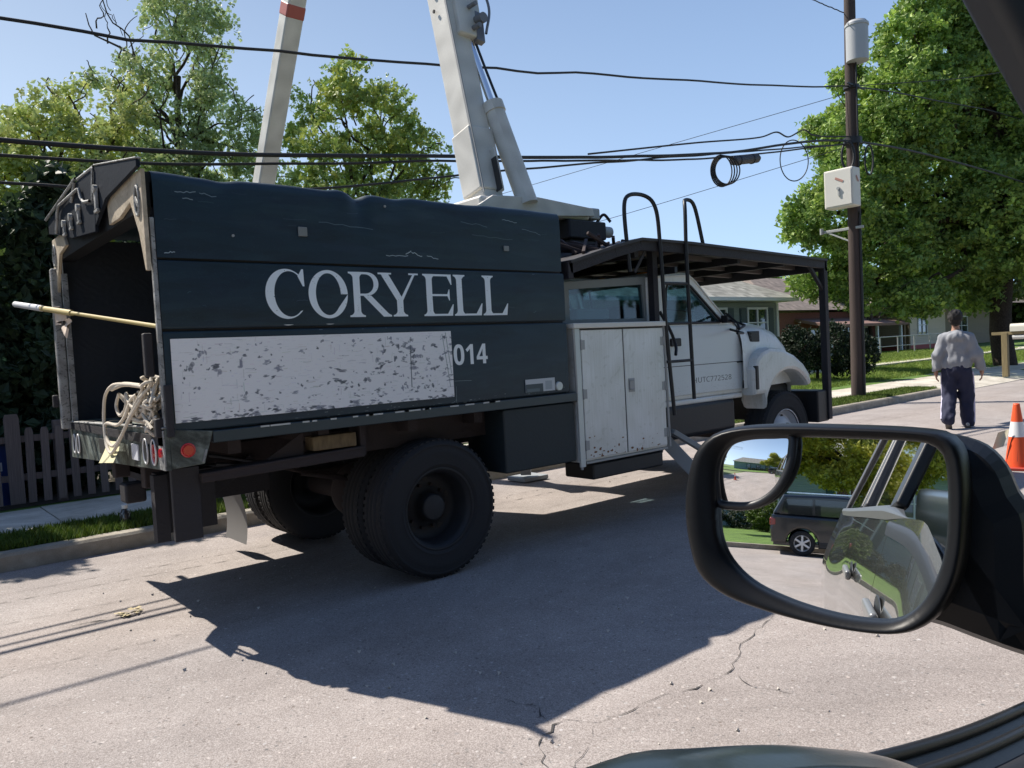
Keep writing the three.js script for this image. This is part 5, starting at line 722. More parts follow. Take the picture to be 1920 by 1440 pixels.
{ // boom
  const RB = [6.44, 6.28];
  const white = std([0.76, 0.75, 0.72], 0.5, 0, { bumpMap: scaled(grainTex, 0.6), bumpScale: 0.001, map: scaled(dataTex(256, (u, v, r) => { const g = tn(u, v, 5, 3) * 24 + (r() - 0.5) * 10; return [228 + g, 226 + g, 222 + g]; }), 1.1) });
  obj('pedestal', [cyl([5.1, 1.1, ZC], [5.1, 2.62, ZC], 0.28, 0.24, 24), cyl([5.1, 2.62, ZC], [5.1, 2.72, ZC], 0.34, 0.34, 24), bx(4.75, 5.7, 1.1, 1.3, ZC - 0.4, ZC + 0.4)], M.frame, truck);
  const tt = obj('turntable', [bx(4.5, 5.95, 2.96, 3.1, ZC - 0.22, ZC + 0.26, 0.03), prism([[4.55, 2.72], [4.45, 3.0], [4.62, 3.1], [5.2, 3.13], [5.95, 3.08], [5.98, 3.0], [5.4, 2.96], [5.2, 2.72]], ZC + 0.262, ZC + 0.3, 0.008), prism([[4.55, 2.72], [4.45, 3.0], [4.62, 3.1], [5.2, 3.13], [5.95, 3.08], [5.98, 3.0], [5.4, 2.96], [5.2, 2.72]], ZC - 0.26, ZC - 0.222, 0.008)], white, truck);
  obj('valve_block', [bx(5.6, 6.15, 2.76, 2.95, ZC - 0.2, ZC + 0.3, 0.02), bx(5.65, 6.05, 2.66, 2.75, ZC - 0.2, ZC + 0.25), bx(5.62, 5.95, 2.5, 2.655, ZC - 0.15, ZC + 0.2), tube([[6.1, 2.95, ZC + 0.2], [6.18, 3.04, ZC + 0.24], [6.24, 2.96, ZC + 0.28]], 0.016), bx(5.6, 6.2, 2.7, 2.72, ZC + 0.26, ZC + 0.34)], M.frame, tt);
  obj('end_cap', [bx(5.97, 6.12, 2.98, 3.1, ZC - 0.15, ZC + 0.25, 0.02), cyl([6.16, 2.86, ZC + 0.22], [6.28, 2.86, ZC + 0.22], 0.06)], std([0.4, 0.41, 0.41], 0.5), tt);
  const base = V(4.74, 3.06, -5.86), elbow = V(4.84, 10.13, -7.55), low = V(4.75, 4.37, -11), dir = elbow.clone().sub(base).normalize();
  const lb = obj('lower_boom', bar(base, elbow, 0.27, 0.25, V(1, 0, 0), 0.015), white, truck);
  obj('seam_strip', bar(base.clone().add(V(-0.13, 0.1, 0.14)), elbow.clone().add(V(-0.13, 0, 0.14)), 0.015, 0.012, V(1, 0, 0), 0), std([0.3, 0.3, 0.3], 0.6), lb);
  const on = (t, dx, dz) => base.clone().addScaledVector(dir, t).add(V(dx, 0, dz));
  obj('boom_foot', [bar(on(0.1, 0, 0.0), on(0.75, 0, 0.0), 0.3, 0.3, V(1, 0, 0), 0.02), bar(on(0.15, 0.06, 0.17), on(0.55, 0.06, 0.165), 0.1, 0.02, V(1, 0, 0))], white, lb);
  obj('slot', bar(on(0.12, 0.05, 0.165), on(0.45, 0.05, 0.162), 0.12, 0.012, V(1, 0, 0), 0), M.crack, lb);
  obj('knuckle_plate', [bar(on(1.75, 0.1, 0.12), on(2.9, 0.16, 0.12), 0.14, 0.3, V(1, 0, 0), 0.02)], white, lb);
  obj('pin', [cyl(on(1.95, 0.2, 0.0), on(1.95, 0.2, 0.3), 0.05), cyl(on(1.85, 0.13, 0.1), on(1.85, 0.13, 0.3), 0.025), bar(on(1.72, 0.2, 0.16), on(2.05, 0.24, 0.16), 0.07, 0.1, V(1, 0, 0)), cyl(on(2.08, 0.12, 0.14), on(2.08, 0.12, 0.31), 0.022), tube([on(1.8, 0.24, 0.24), on(2.1, 0.33, 0.26), on(2.5, 0.28, 0.22)], 0.014)], std([0.2, 0.2, 0.21], 0.5, 0.5), lb);
  each('bolt', [2.05, 2.25, 2.45, 3].map((t) => cyl(on(t, -0.145, -0.03), on(t, -0.155, -0.03), 0.018)), M.crack, lb);
  const cyl0 = V(5.07, 3.05, -5.62), cylEnd = V(4.86, 4.93, -6.22), cd = cylEnd.clone().sub(cyl0);
  const hy = obj('hydraulic_cylinder', [cyl(cyl0, cyl0.clone().addScaledVector(cd, 0.52), 0.1, 0.1, 26), cyl(cyl0.clone().addScaledVector(cd, 0.5), cyl0.clone().addScaledVector(cd, 0.55), 0.112, 0.112, 26)], white, truck);
  obj('piston_rod', cyl(cyl0.clone().addScaledVector(cd, 0.53), cylEnd, 0.036, 0.036, 18), M.chrome, hy); obj('hose', tube([cyl0.clone().addScaledVector(cd, 0.52).add(V(0.11, 0, 0)), cyl0.clone().addScaledVector(cd, 0.75).add(V(0.09, 0, 0)), cylEnd.clone().add(V(0.06, 0.05, 0))], 0.014), M.black, hy);
  const d2 = low.clone().sub(elbow).normalize(), end = low.clone().addScaledVector(d2, 1.9), at2 = (y) => elbow.clone().addScaledVector(d2, (elbow.y - y) / -d2.y);
  const ub = obj('upper_boom', bar(elbow, end, 0.25, 0.25, V(1, 0, 0), 0.03), white, truck); obj('red_band', bar(at2(RB[0]), at2(RB[1]), 0.262, 0.262, V(1, 0, 0), 0.03), std([0.4, 0.1, 0.08], 0.5), ub);
  obj('elbow_joint', [cyl(elbow.clone().add(V(-0.25, 0, 0)), elbow.clone().add(V(0.25, 0, 0)), 0.3, 0.3, 24)], white, truck);
  const bk = end.clone(); obj('bucket', [bx(bk.x - 0.35, bk.x + 0.35, bk.y - 1.1, bk.y - 0.04, bk.z - 0.9, bk.z - 0.2, 0.06)], white, truck);
}
// things lying on the truck
{
  const rp = thing('rope', 'coiled cream rope hanging over the rear bumper of the truck', 'rope', [1.3, 1.28, -5.3], 0, { world: true }), r = rng(14), m = std([0.6, 0.54, 0.45], 0.9, 0, { bumpMap: scaled(grainTex, 0.05), bumpScale: 0.004 }), g = [];
  const loop = (pts, rad = 0.011) => g.push(tube(pts, rad, pts.length * 9, 6));
  loop([[1.27, 1.54, -4.78], [1.25, 1.56, -5.1], [1.24, 1.55, -5.45], [1.23, 1.48, -5.6], [1.22, 1.32, -5.63], [1.21, 1.22, -5.56], [1.21, 1.17, -5.4], [1.22, 1.25, -5.2], [1.24, 1.4, -5.0], [1.26, 1.53, -4.82]]);
  loop([[1.27, 1.52, -4.8], [1.23, 1.36, -5.02], [1.2, 1.2, -5.22], [1.19, 1.13, -5.36], [1.2, 1.18, -5.52], [1.22, 1.3, -5.6], [1.25, 1.3, -5.42], [1.26, 1.36, -5.26], [1.27, 1.46, -5.14], [1.26, 1.5, -4.95]]);
  loop([[1.28, 1.5, -5.45], [1.27, 1.42, -5.5], [1.27, 1.36, -5.42], [1.28, 1.42, -5.3], [1.28, 1.5, -5.28], [1.27, 1.45, -5.18], [1.27, 1.42, -5.08], [1.28, 1.5, -5.0]]);
  loop([[1.27, 1.55, -4.9], [1.25, 1.56, -5.2], [1.25, 1.53, -5.5]], 0.015);
  for (let i = 0; i < 16; i++) { const c = [1.28 + r() * 0.06, 1.32 + r() * 0.22, -4.72 - r() * 0.28], P = []; for (let k = 0; k < 6; k++) P.push([c[0] + (r() - 0.5) * 0.1, c[1] + (r() - 0.5) * 0.16, c[2] + (r() - 0.5) * 0.24]); loop(P); }
  for (let i = 0; i < 9; i++) { const P = []; for (let k = 0; k < 6; k++) P.push([1.31 + (r() - 0.3) * 0.1, 1.3 + r() * 0.2, -5.55 + r() * 0.75]); loop(P, 0.01); }
  obj('strand', g, m, rp);
  const st = thing('pole_saw_handle', 'long white and yellow pole lying across the open rear of the truck', 'pole', [1.3, 1.9, -4.7], 0, { world: true });
  const a = V(1.345, 1.885, -4.7), e = V(1.13, 2.3, -8.2), d = e.clone().sub(a), p = (t) => a.clone().addScaledVector(d, t);
  obj('handle', cyl(p(0), p(0.74), 0.013), std([0.36, 0.29, 0.12], 0.6), st); obj('sleeve', cyl(p(0.5), p(0.76), 0.022), std([0.42, 0.34, 0.15], 0.6), st); obj('tip', [cyl(p(0.74), p(1), 0.026)], std([0.62, 0.63, 0.64], 0.45), st);
  const rag = thing('torn_cloth', 'torn pale cloth tied on the pole at the far rear post', 'cloth', [1.25, 2.05, -6.95], 0, { world: true });
  obj('rag', [gridGeo(6, 6, (u, v) => [1.24 + 0.03 * Math.sin(u * 7), 2.2 - v * 0.16 * (1 - u * 0.5) - u * 0.06, -7.1 + u * 0.34]), gridGeo(5, 6, (u, v) => [1.23 + 0.02 * Math.sin(v * 6), 2.06 - v * 0.16 * (1 - Math.abs(u - 0.5)), -6.72 + u * 0.2])], std([0.55, 0.46, 0.38], 0.95), rag);
  const wb = thing('timber_block', 'short wooden blocking timber stowed on the shelf under the box', 'timber', [2.4, 1.04, -4.78], 0, { world: true });
  obj('block', bx(2.25, 2.57, 1.05, 1.145, ZR - 0.2, ZR - 0.08, 0.008), M.timber, wb);
}

// ------------------------------------------------------------------ traffic cones
function coneThing(label, pos, turn, paper) {
  const c = thing('traffic_cone', label, 'traffic cone', pos, turn), orange = std([0.75, 0.09, 0.02], 0.5, 0, { bumpMap: scaled(grainTex, 0.2), bumpScale: 0.001 }), wh = std([0.72, 0.73, 0.74], 0.35);
  const rad = (y) => 0.13 - 0.098 * ((y - 0.04) / 0.7);
  const seg = (y0, y1, o = 0) => new THREE.LatheGeometry(L2([[rad(y0) + o, y0], [rad((y0 + y1) / 2) + o, (y0 + y1) / 2], [rad(y1) + o, y1]]), 32);
  obj('base', [bx(-0.18, 0.18, 0, 0.035, -0.18, 0.18, 0.012)], std([0.42, 0.05, 0.03], 0.6), c);
  obj('body', [seg(0.036, 0.73), new THREE.LatheGeometry(L2([[0.034, 0.73], [0.03, 0.745], [0.015, 0.745]]), 24)], orange, c);
  obj('reflective_collar', seg(0.37, 0.54, 0.002), wh, c); obj('lower_slot', prism([[-0.035, 0.1], [0.035, 0.1], [0.028, 0.3], [-0.028, 0.3]], 0, 0.008).rotateX(-0.14).rotateY(-1.9).translate(Math.sin(-1.9) * 0.123, 0, Math.cos(-1.9) * 0.123), std([0.25, 0.02, 0.015], 0.7), c);
  if (paper) obj('paper_tag', gridGeo(5, 5, (u, v) => [0.02 * Math.sin(u * 3) + 0.02 * v, 0.42 - v * 0.2 + u * 0.04, (u - 0.5) * 0.11 - v * 0.06]).translate(-0.09, 0, -0.13), std([0.72, 0.66, 0.48], 0.8), c);
  return c;
}
coneThing('orange traffic cone with white collar and a paper tag near the right edge', [9.98, 0, -3.0], 0.3, true);
coneThing('small orange traffic cone far behind, seen only in the small spot mirror', [-7.5, 0, -4.6], 0.2, false);

// ------------------------------------------------------------------ the walking person
{
  const p = thing('person', 'person in grey hoodie and navy track trousers walking away up the street', 'person', [13.71, 0, -4.96], R(16));
  // forward is +x, right is +z
  const hip = 0.98, sh = 1.47;
  const legs = { l: [[0, hip - 0.06, -0.1], [0.03, 0.53, -0.115], [-0.3, 0.17, -0.125]], r: [[0, hip - 0.06, 0.1], [0.09, 0.52, 0.12], [0.06, 0.09, 0.13]] };
  const arms = { l: [[-0.02, sh, -0.18], [-0.07, 1.2, -0.265], [-0.03, 0.95, -0.3]], r: [[-0.02, sh, 0.18], [-0.03, 1.2, 0.285], [0.06, 0.95, 0.345]] };
  const hand = (a, s) => {   // palm, four fingers and a thumb
    const w = a[2], f = [capsule(w, [w[0] + 0.01, w[1] - 0.045, w[2]], 0.026, 0.034), ellipsoid([w[0] + 0.012, w[1] - 0.075, w[2]], [0.04, 0.045, 0.017])], fing = [];
    [-0.03, -0.01, 0.01, 0.03].forEach((o, i) => { const L = [0.07, 0.08, 0.085, 0.075][i], b = [w[0] + 0.012 + o, w[1] - 0.105, w[2]], m = [b[0] + 0.006, b[1] - L * 0.5, b[2] - s * 0.006], t = [m[0] + 0.004, m[1] - L * 0.42, m[2] - s * 0.026]; fing.push(capsule(b, m, 0.0095, 0.009), capsule(m, t, 0.009, 0.0075)); });
    fing.push(capsule([w[0] + 0.045, w[1] - 0.055, w[2]], [w[0] + 0.066, w[1] - 0.1, w[2] - s * 0.012], 0.012, 0.0095));
    const A = blend(f, 0.02), B = blend(fing, 0.006);
    return nets((x, y, z) => smin(A(x, y, z), B(x, y, z), 0.01), [w[0] - 0.08, w[1] - 0.23, w[2] - 0.07], [w[0] + 0.12, w[1] + 0.04, w[2] + 0.07], 0.0045);
  };
  const skinM = std([0.36, 0.2, 0.14], 0.6);
  const bodyF = blend([ellipsoid([0, 1.3, 0], [0.11, 0.3, 0.17]), ellipsoid([0, 1.0, 0], [0.12, 0.15, 0.15]), capsule([-0.01, 1.5, 0], [0.01, 1.64, 0], 0.06, 0.055), ...['l', 'r'].flatMap((k) => [capsule(legs[k][0], legs[k][1], 0.08, 0.058), capsule(legs[k][1], legs[k][2], 0.055, 0.038), capsule(arms[k][0], arms[k][1], 0.045, 0.037), capsule(arms[k][1], arms[k][2], 0.036, 0.025)])], 0.035);
  const headF = (() => { const a = blend([ellipsoid([0.01, 1.74, 0], [0.1, 0.115, 0.08]), ellipsoid([0.045, 1.68, 0], [0.06, 0.07, 0.058]), capsule([0, 1.56, 0], [0.005, 1.66, 0], 0.055, 0.052)], 0.03), b = blend([capsule([0.105, 1.735, 0], [0.125, 1.705, 0], 0.01, 0.016), ellipsoid([0.1, 1.66, 0], [0.012, 0.008, 0.025]), ellipsoid([-0.005, 1.715, 0.082], [0.022, 0.034, 0.012]), ellipsoid([-0.005, 1.715, -0.082], [0.022, 0.034, 0.012])], 0.008), eyes = blend([ellipsoid([0.098, 1.745, 0.032], [0.012, 0.009, 0.015]), ellipsoid([0.098, 1.745, -0.032], [0.012, 0.009, 0.015])], 0.004); return (x, y, z) => Math.max(smin(a(x, y, z), b(x, y, z), 0.012), -eyes(x, y, z)); })();
  obj('body', [nets(bodyF, [-0.42, 0.06, -0.5], [0.3, 1.7, 0.52], 0.015), nets(headF, [-0.14, 1.5, -0.13], [0.18, 1.9, 0.13], 0.007).translate(0, 0.055, 0), hand(arms.l, -1), hand(arms.r, 1)], skinM, p);
  const fold = (x, y, z, s) => 0.014 * n3(x * 8 + s, y * 5, z * 12) + 0.012 * n3(x * 14, y * 9 + s, z * 15);
  const hoodF0 = blend([ellipsoid([0, 1.32, 0], [0.15, 0.29, 0.205]), capsule([0.0, 1.08, -0.075], [0.0, 1.08, 0.075], 0.15, 0.15), capsule([-0.02, 1.47, -0.15], [-0.02, 1.47, 0.15], 0.085, 0.085), ...['l', 'r'].flatMap((k) => [capsule(arms[k][0], arms[k][1], 0.085, 0.08), capsule(arms[k][1], arms[k][2], 0.08, 0.064)])], 0.05);
  const neckHole = capsule([0.02, 1.55, 0], [0.05, 1.75, 0], 0.06, 0.08), hoodBag = blend([ellipsoid([-0.13, 1.49, 0], [0.06, 0.085, 0.12]), capsule([-0.06, 1.56, -0.07], [-0.06, 1.56, 0.07], 0.04, 0.04)], 0.04);
  obj('hoodie', nets((x, y, z) => Math.max(smin(hoodF0(x, y, z), hoodBag(x, y, z), 0.018) + fold(x, y, z, 1) - 0.03 * Math.exp(-Math.pow((y - 0.99) / 0.025, 2)) * (Math.abs(z) < 0.3 ? 0.4 : 0), 0.95 - y + (Math.abs(z) > 0.3 ? -0.02 : 0), -neckHole(x, y, z)), [-0.4, 0.9, -0.52], [0.34, 1.7, 0.54], 0.012), std([0.25, 0.26, 0.285], 0.95, 0, { bumpMap: scaled(grainTex, 0.1), bumpScale: 0.002 }), p);
  const cuffs = ['l', 'r'].map((k) => cyl(arms[k][2].map((v, i) => v + (i === 1 ? 0.06 : 0)), arms[k][2].map((v, i) => v - (i === 1 ? 0.0 : 0)), 0.05, 0.04, 16)); obj('cuff', cuffs, std([0.24, 0.25, 0.28], 0.95), p);
  const trF = blend([ellipsoid([0, 0.98, 0], [0.15, 0.13, 0.195]), ...['l', 'r'].flatMap((k) => [capsule(legs[k][0], legs[k][1], 0.122, 0.11), capsule(legs[k][1], legs[k][2], 0.108, 0.098)])], 0.03);
  obj('trousers', nets((x, y, z) => Math.max(trF(x, y, z) + fold(x, y, z, 9) * 1.2, y - 1.06), [-0.5, 0.02, -0.32], [0.3, 1.1, 0.34], 0.012), std([0.014, 0.017, 0.045], 0.85), p);
  const strip = (k, s, c) => { const o = (q, r) => [q[0], q[1], q[2] + s * r]; return tube([o(legs[k][0], 0.115), o(legs[k][1].map((v, i) => (legs[k][0][i] + v) / 2), 0.112), o(legs[k][1], 0.1), o(legs[k][1].map((v, i) => (legs[k][2][i] + v) / 2), 0.096), o(legs[k][2], 0.086)], c, 30, 7); };
  obj('side_stripe', [strip('l', -1, 0.024), strip('r', 1, 0.02)], std([0.5, 0.48, 0.62], 0.8), p);
  const shoe = (dx, dy, dz, pitch) => {
    const sole = prism([[-0.1, 0], [0.19, 0], [0.2, 0.025], [-0.11, 0.03]], -0.048, 0.048, 0.012), up = nets(blend([ellipsoid([-0.03, 0.06, 0], [0.075, 0.055, 0.042]), ellipsoid([0.09, 0.045, 0], [0.1, 0.04, 0.045])], 0.03), [-0.14, 0, -0.08], [0.22, 0.14, 0.08], 0.01);
    const t = (g) => g.rotateZ(pitch).translate(dx, dy, dz), s = obj('shoe', t(up), std([0.5, 0.5, 0.5], 0.7), p); obj('sole', t(sole), std([0.12, 0.11, 0.1], 0.8), s);
  };
  shoe(0.06, 0.006, 0.13, 0); shoe(-0.3, 0.12, -0.125, -0.82);
  const HEAD = 0.055, hairF = blend([ellipsoid([-0.012, 1.765, 0], [0.125, 0.125, 0.108]), ellipsoid([-0.05, 1.69, 0], [0.065, 0.08, 0.078])], 0.03), cut = ellipsoid([0.09, 1.69, 0], [0.085, 0.1, 0.1]);
  obj('hair', nets((x, y, z) => Math.max(hairF(x, y, z) + 0.012 * n3(x * 22, y * 22, z * 22), -cut(x, y, z)), [-0.16, 1.56, -0.13], [0.15, 1.92, 0.13], 0.008).translate(0, HEAD, 0), std([0.008, 0.006, 0.006], 0.75), p);
}

// ------------------------------------------------------------------ vehicles seen in the mirrors
function roadCar(name, label, category, pos, turn, { paint, suv }) {   // faces +x
  const c = thing(name, label, category, pos, turn), W = 0.9, Hr = suv ? 1.72 : 1.42, belt = suv ? 1.08 : 0.92, L0 = -2.25, L1 = 2.25;
  const pm = phy(paint, { roughness: 0.3, clearcoat: 1, clearcoatRoughness: 0.05 });
  const arch = (x) => Array.from({ length: 11 }, (_, i) => { const a = Math.PI - (i / 10) * Math.PI; return [x + Math.cos(a) * 0.42, 0.33 + Math.max(0, Math.sin(a)) * 0.42]; });
  const low = [[L0 + 0.05, 0.33], ...arch(-1.38), ...arch(1.38), [L1 - 0.03, 0.33], [L1, 0.5], [L1 - 0.04, 0.78], [L1 - 0.16, 0.92], [1.05, belt], [L0 + 0.04, belt + 0.02], [L0, 0.7]];
  obj('body', [prism(low, -W, W, 0.07), bx(L0 + 0.1, L1 - 0.1, 0.25, 0.34, -W + 0.12, W - 0.12)], pm, c);
  const roof = suv ? [[1.02, belt], [0.45, 1.6], [0.2, Hr - 0.03], [-0.5, Hr], [-1.9, Hr - 0.04], [-2.16, belt + 0.1], [-2.18, belt]] : [[0.95, belt], [0.2, Hr - 0.05], [-0.4, Hr], [-0.95, Hr - 0.05], [-1.75, belt + 0.05], [-1.75, belt]];
  obj('cabin', prism(roof, -W + 0.12, W - 0.12, 0.08), pm, c);
  const gl = phy([0.015, 0.02, 0.022], { roughness: 0.05, clearcoat: 1 }), ws = suv ? [[[0.9, belt + 0.05], [0.42, 1.55], [-0.1, 1.58], [-0.1, belt + 0.05]], [[-0.17, belt + 0.05], [-0.17, 1.58], [-1.05, 1.58], [-1.05, belt + 0.05]], [[-1.12, belt + 0.05], [-1.12, 1.58], [-1.85, 1.55], [-1.98, belt + 0.05]]] : [[[0.8, belt + 0.04], [0.18, Hr - 0.1], [-0.3, Hr - 0.08], [-0.3, belt + 0.04]], [[-0.37, belt + 0.04], [-0.37, Hr - 0.08], [-0.9, Hr - 0.1], [-1.4, belt + 0.04]]];
  for (const s of [1, -1]) for (const w of ws) obj('window', prism(w, s * (W - 0.115), s * (W - 0.122)), gl, c);
  obj('windscreen', suv ? bar([1.0, belt + 0.02, 0], [0.42, 1.6, 0], 1.4, 0.03, V(0, 1, 0), 0) : bar([0.92, belt + 0.02, 0], [0.22, Hr - 0.06, 0], 1.4, 0.03, V(0, 1, 0), 0), gl, c);
  for (const s of [1, -1]) {
    obj('headlight', bx(L1 - 0.32, L1 - 0.02, 0.7, 0.86, s * (W - 0.34), s * (W - 0.015), 0.05), phy([0.75, 0.77, 0.78], { roughness: 0.1, clearcoat: 1 }), c);
    obj('tail_light', bx(L0 - 0.01, L0 + 0.16, 0.8, 1.0, s * (W - 0.25), s * (W + 0.005), 0.03), phy([0.25, 0.03, 0.03], { roughness: 0.15, clearcoat: 1 }), c);
    obj('wing_mirror', bx(0.72, 0.88, belt + 0.02, belt + 0.16, s * (W - 0.02), s * (W + 0.17), 0.04), pm, c);
    for (const x of [0.05, -0.95]) obj('door_handle', bx(x - 0.2, x - 0.02, belt - 0.12, belt - 0.09, s * (W - 0.005), s * (W + 0.03), 0.01), pm, c);
    if (suv) obj('roof_rail', bar([0.2, Hr + 0.04, s * 0.62], [-1.8, Hr + 0.03, s * 0.62], 0.035, 0.03), M.chrome, c);
  }
  obj('grille', bx(L1 - 0.06, L1 + 0.01, 0.55, 0.76, -0.5, 0.5, 0.02), M.black, c); obj('lower_trim', [prism([[-0.95, 0.24], [0.95, 0.24], [0.95, 0.42], [-0.95, 0.42]], -W - 0.005, W + 0.005, 0.02)], M.trimBlack, c);
  for (const x of [-1.38, 1.38]) for (const s of [1, -1]) {
    const w = new THREE.Group(); w.name = 'wheel'; w.position.set(x, 0.345, s * (W - 0.12)); if (s < 0) w.rotation.y = Math.PI; c.add(w);
    obj('tyre', new THREE.LatheGeometry(L2([[0.22, -0.1], [0.31, -0.11], [0.345, -0.08], [0.345, 0.08], [0.31, 0.11], [0.22, 0.1]]), 36).rotateX(Math.PI / 2), M.rubber, w);
    obj('rim', [new THREE.LatheGeometry(L2([[0.225, 0.1], [0.215, 0.105], [0.2, 0.06], [0.19, 0.02]]), 36).rotateX(Math.PI / 2), ...Array.from({ length: 6 }, (_, i) => bx(-0.03, 0.03, 0.03, 0.215, 0.07, 0.095, 0.01).rotateZ((i * Math.PI) / 3)), cyl([0, 0, 0.05], [0, 0, 0.105], 0.06)], std([0.62, 0.63, 0.65], 0.3, 0.6), w); obj('brake_disc', cyl([0, 0, 0.0], [0, 0, 0.015], 0.19), M.black, w);
  }
  return c;
}
const BACK = { o: [-21.6, -0.36], f: [Math.cos(R(75)), -Math.sin(R(75))], r: [Math.sin(R(75)), Math.cos(R(75))], turn: R(75) }, back = (x, z) => [BACK.o[0] + BACK.f[0] * x + BACK.r[0] * z, BACK.o[1] + BACK.f[1] * x + BACK.r[1] * z];
{ const [x, z] = back(-1.38, -0.8); roadCar('parked_suv', 'black parked sport utility vehicle reflected in the side mirror', 'car', [x, 0, z], BACK.turn + Math.PI + R(13), { paint: [0.004, 0.0045, 0.006], suv: true }); }
roadCar('parked_car', 'small white car far down the street seen in the spot mirror', 'car', [-15, 0, -20], R(95), { paint: [0.7, 0.71, 0.72], suv: false });
{ // cross street end: kerb, lawn, house, hedge and tree, all behind the viewer
  const grp = (n) => { const g = new THREE.Group(); g.name = n; g.userData.kind = 'structure'; g.position.set(BACK.o[0], 0, BACK.o[1]); g.rotation.y = BACK.turn; scene.add(g); return g; };
  obj('kerb_stone', [bx(-45, 60, -0.05, 0.15, -2.18, -2.0, 0.02)], M.kerb, grp('cross_street_kerb')); obj('turf', bx(-45, 60, -0.05, 0.145, -60, -2.18), M.grass, grp('cross_street_lawn'));
  const [hx, hz] = back(-8, -17), h = thing('house', 'blue-grey house with dark shutters reflected behind the black vehicle', 'house', [hx, 0.14, hz], BACK.turn);
  obj('wall', bx(-16, 22, 0, 3, -8, 0), siding([0.25, 0.33, 0.35]), h); const r = hipRoof(-16.6, 22.6, 0.6, -8.6, 3.1, 2.4); obj('roof', r.slopes, roofMat([0.6, 0.6, 0.6]), h); obj('fascia', r.fascia, M.houseTrim, h);
  const sh = std([0.02, 0.07, 0.07], 0.6); for (const x of [-9, -2, 1, 5, 9.5, 14]) windowPart(h, x, x + 1.2, 1, 2.3, 0, { shutters: sh });
  const W3 = (x, y, z) => { const [a, b] = back(x, z); return [a, y, b]; }, cl = (x, y, z, a, b) => [...W3(x, y, z), a, b], ct = (x, y, z, a, b) => cl(x + 3, y, z - 2, a, b);
  tree('deciduous_tree', 'spreading yellow-green tree reflected in the side mirror', 'tree', W3(-4.4, 0.14, -8.5), { trunkTop: W3(-4.4, 3.4, -8.7), trunkR: 0.22, seed: 101, leaf: 0.13, per: 7, density: 420, color: [0.42, 0.46, 0.09], light: [1.6, 1.35, 1.1], gap: 0.1, hollow: 0.3, clumps: [ct(-6, 2.6, -5.6, 1.3, 0.6), ct(-3.6, 2.8, -6.2, 1.2, 0.6), ct(-8.4, 2.7, -6, 1.3, 0.6), ct(-1.8, 3.2, -7.4, 1.3, 0.8), ct(-7, 5, -6.5, 2, 1.4), ct(-4.8, 4.2, -6, 1.8, 1.2), ct(-9.6, 4.4, -6.8, 2, 1.3), ct(-7.2, 3.4, -4.8, 1.5, 0.8), ct(-5.4, 3.2, -7.4, 1.6, 0.7), ct(-3.4, 3.6, -7, 1.4, 0.9), ct(-9, 3.3, -5.4, 1.5, 0.7), ct(-6, 6.2, -7, 2, 1.3), ct(-11.4, 5, -7.6, 1.8, 1.5)] });
  hedge('low dark hedge along the blue-grey house in the mirror', W3(2, 0.14, -14.5), [cl(-1, 0.6, -14.5, 1.1, 0.6), cl(0.8, 0.65, -14.5, 1.1, 0.6), cl(2.6, 0.6, -14.5, 1.1, 0.6), cl(4.4, 0.65, -14.5, 1.1, 0.6), cl(6.2, 0.6, -14.5, 1.1, 0.55)], [0.025, 0.05, 0.02], 103, 'hedge', 0.08, 700);
  hedge('bright green rounded shrub beside the parked black vehicle in the mirror', W3(-1.6, 0.14, -12.6), [cl(-1.6, 0.85, -12.6, 1.1, 0.75)], [0.1, 0.16, 0.03], 105, 'shrub', 0.08, 900);
  tree('tree_line', 'distant street trees visible only in the spot mirror', 'trees', [-34, 0, -38], { trunkTop: [-34, 4, -38], seed: 111, leaf: 0.4, per: 6, density: 22, color: [0.08, 0.12, 0.03], light: [1.6, 1.4, 1.1], trunkR: 0.3, clumps: [[-34, 4, -38, 4, 3.4], [-26, 5, -44, 4, 4], [-17, 4, -46, 4, 3.4], [-8, 5, -44, 4.5, 4.4], [1, 6, -40, 4.5, 5], [-42, 5, -32, 4, 4], [8, 6, -38, 5, 5]] });
  tree('street_tree', 'tall leafy tree across the street mirrored in the car flank', 'tree', [-12, 0.14, -14], { trunkTop: [-12, 6, -14], trunkR: 0.25, seed: 117, leaf: 0.22, per: 7, density: 120, color: [0.09, 0.13, 0.03], light: [1.7, 1.4, 1.1], clumps: [[-12, 7, -14, 2.8, 2.6], [-10, 5.5, -13.5, 2, 2], [-14, 5.5, -14.5, 2.2, 2], [-12, 9.3, -14, 2, 1.8]] });
}
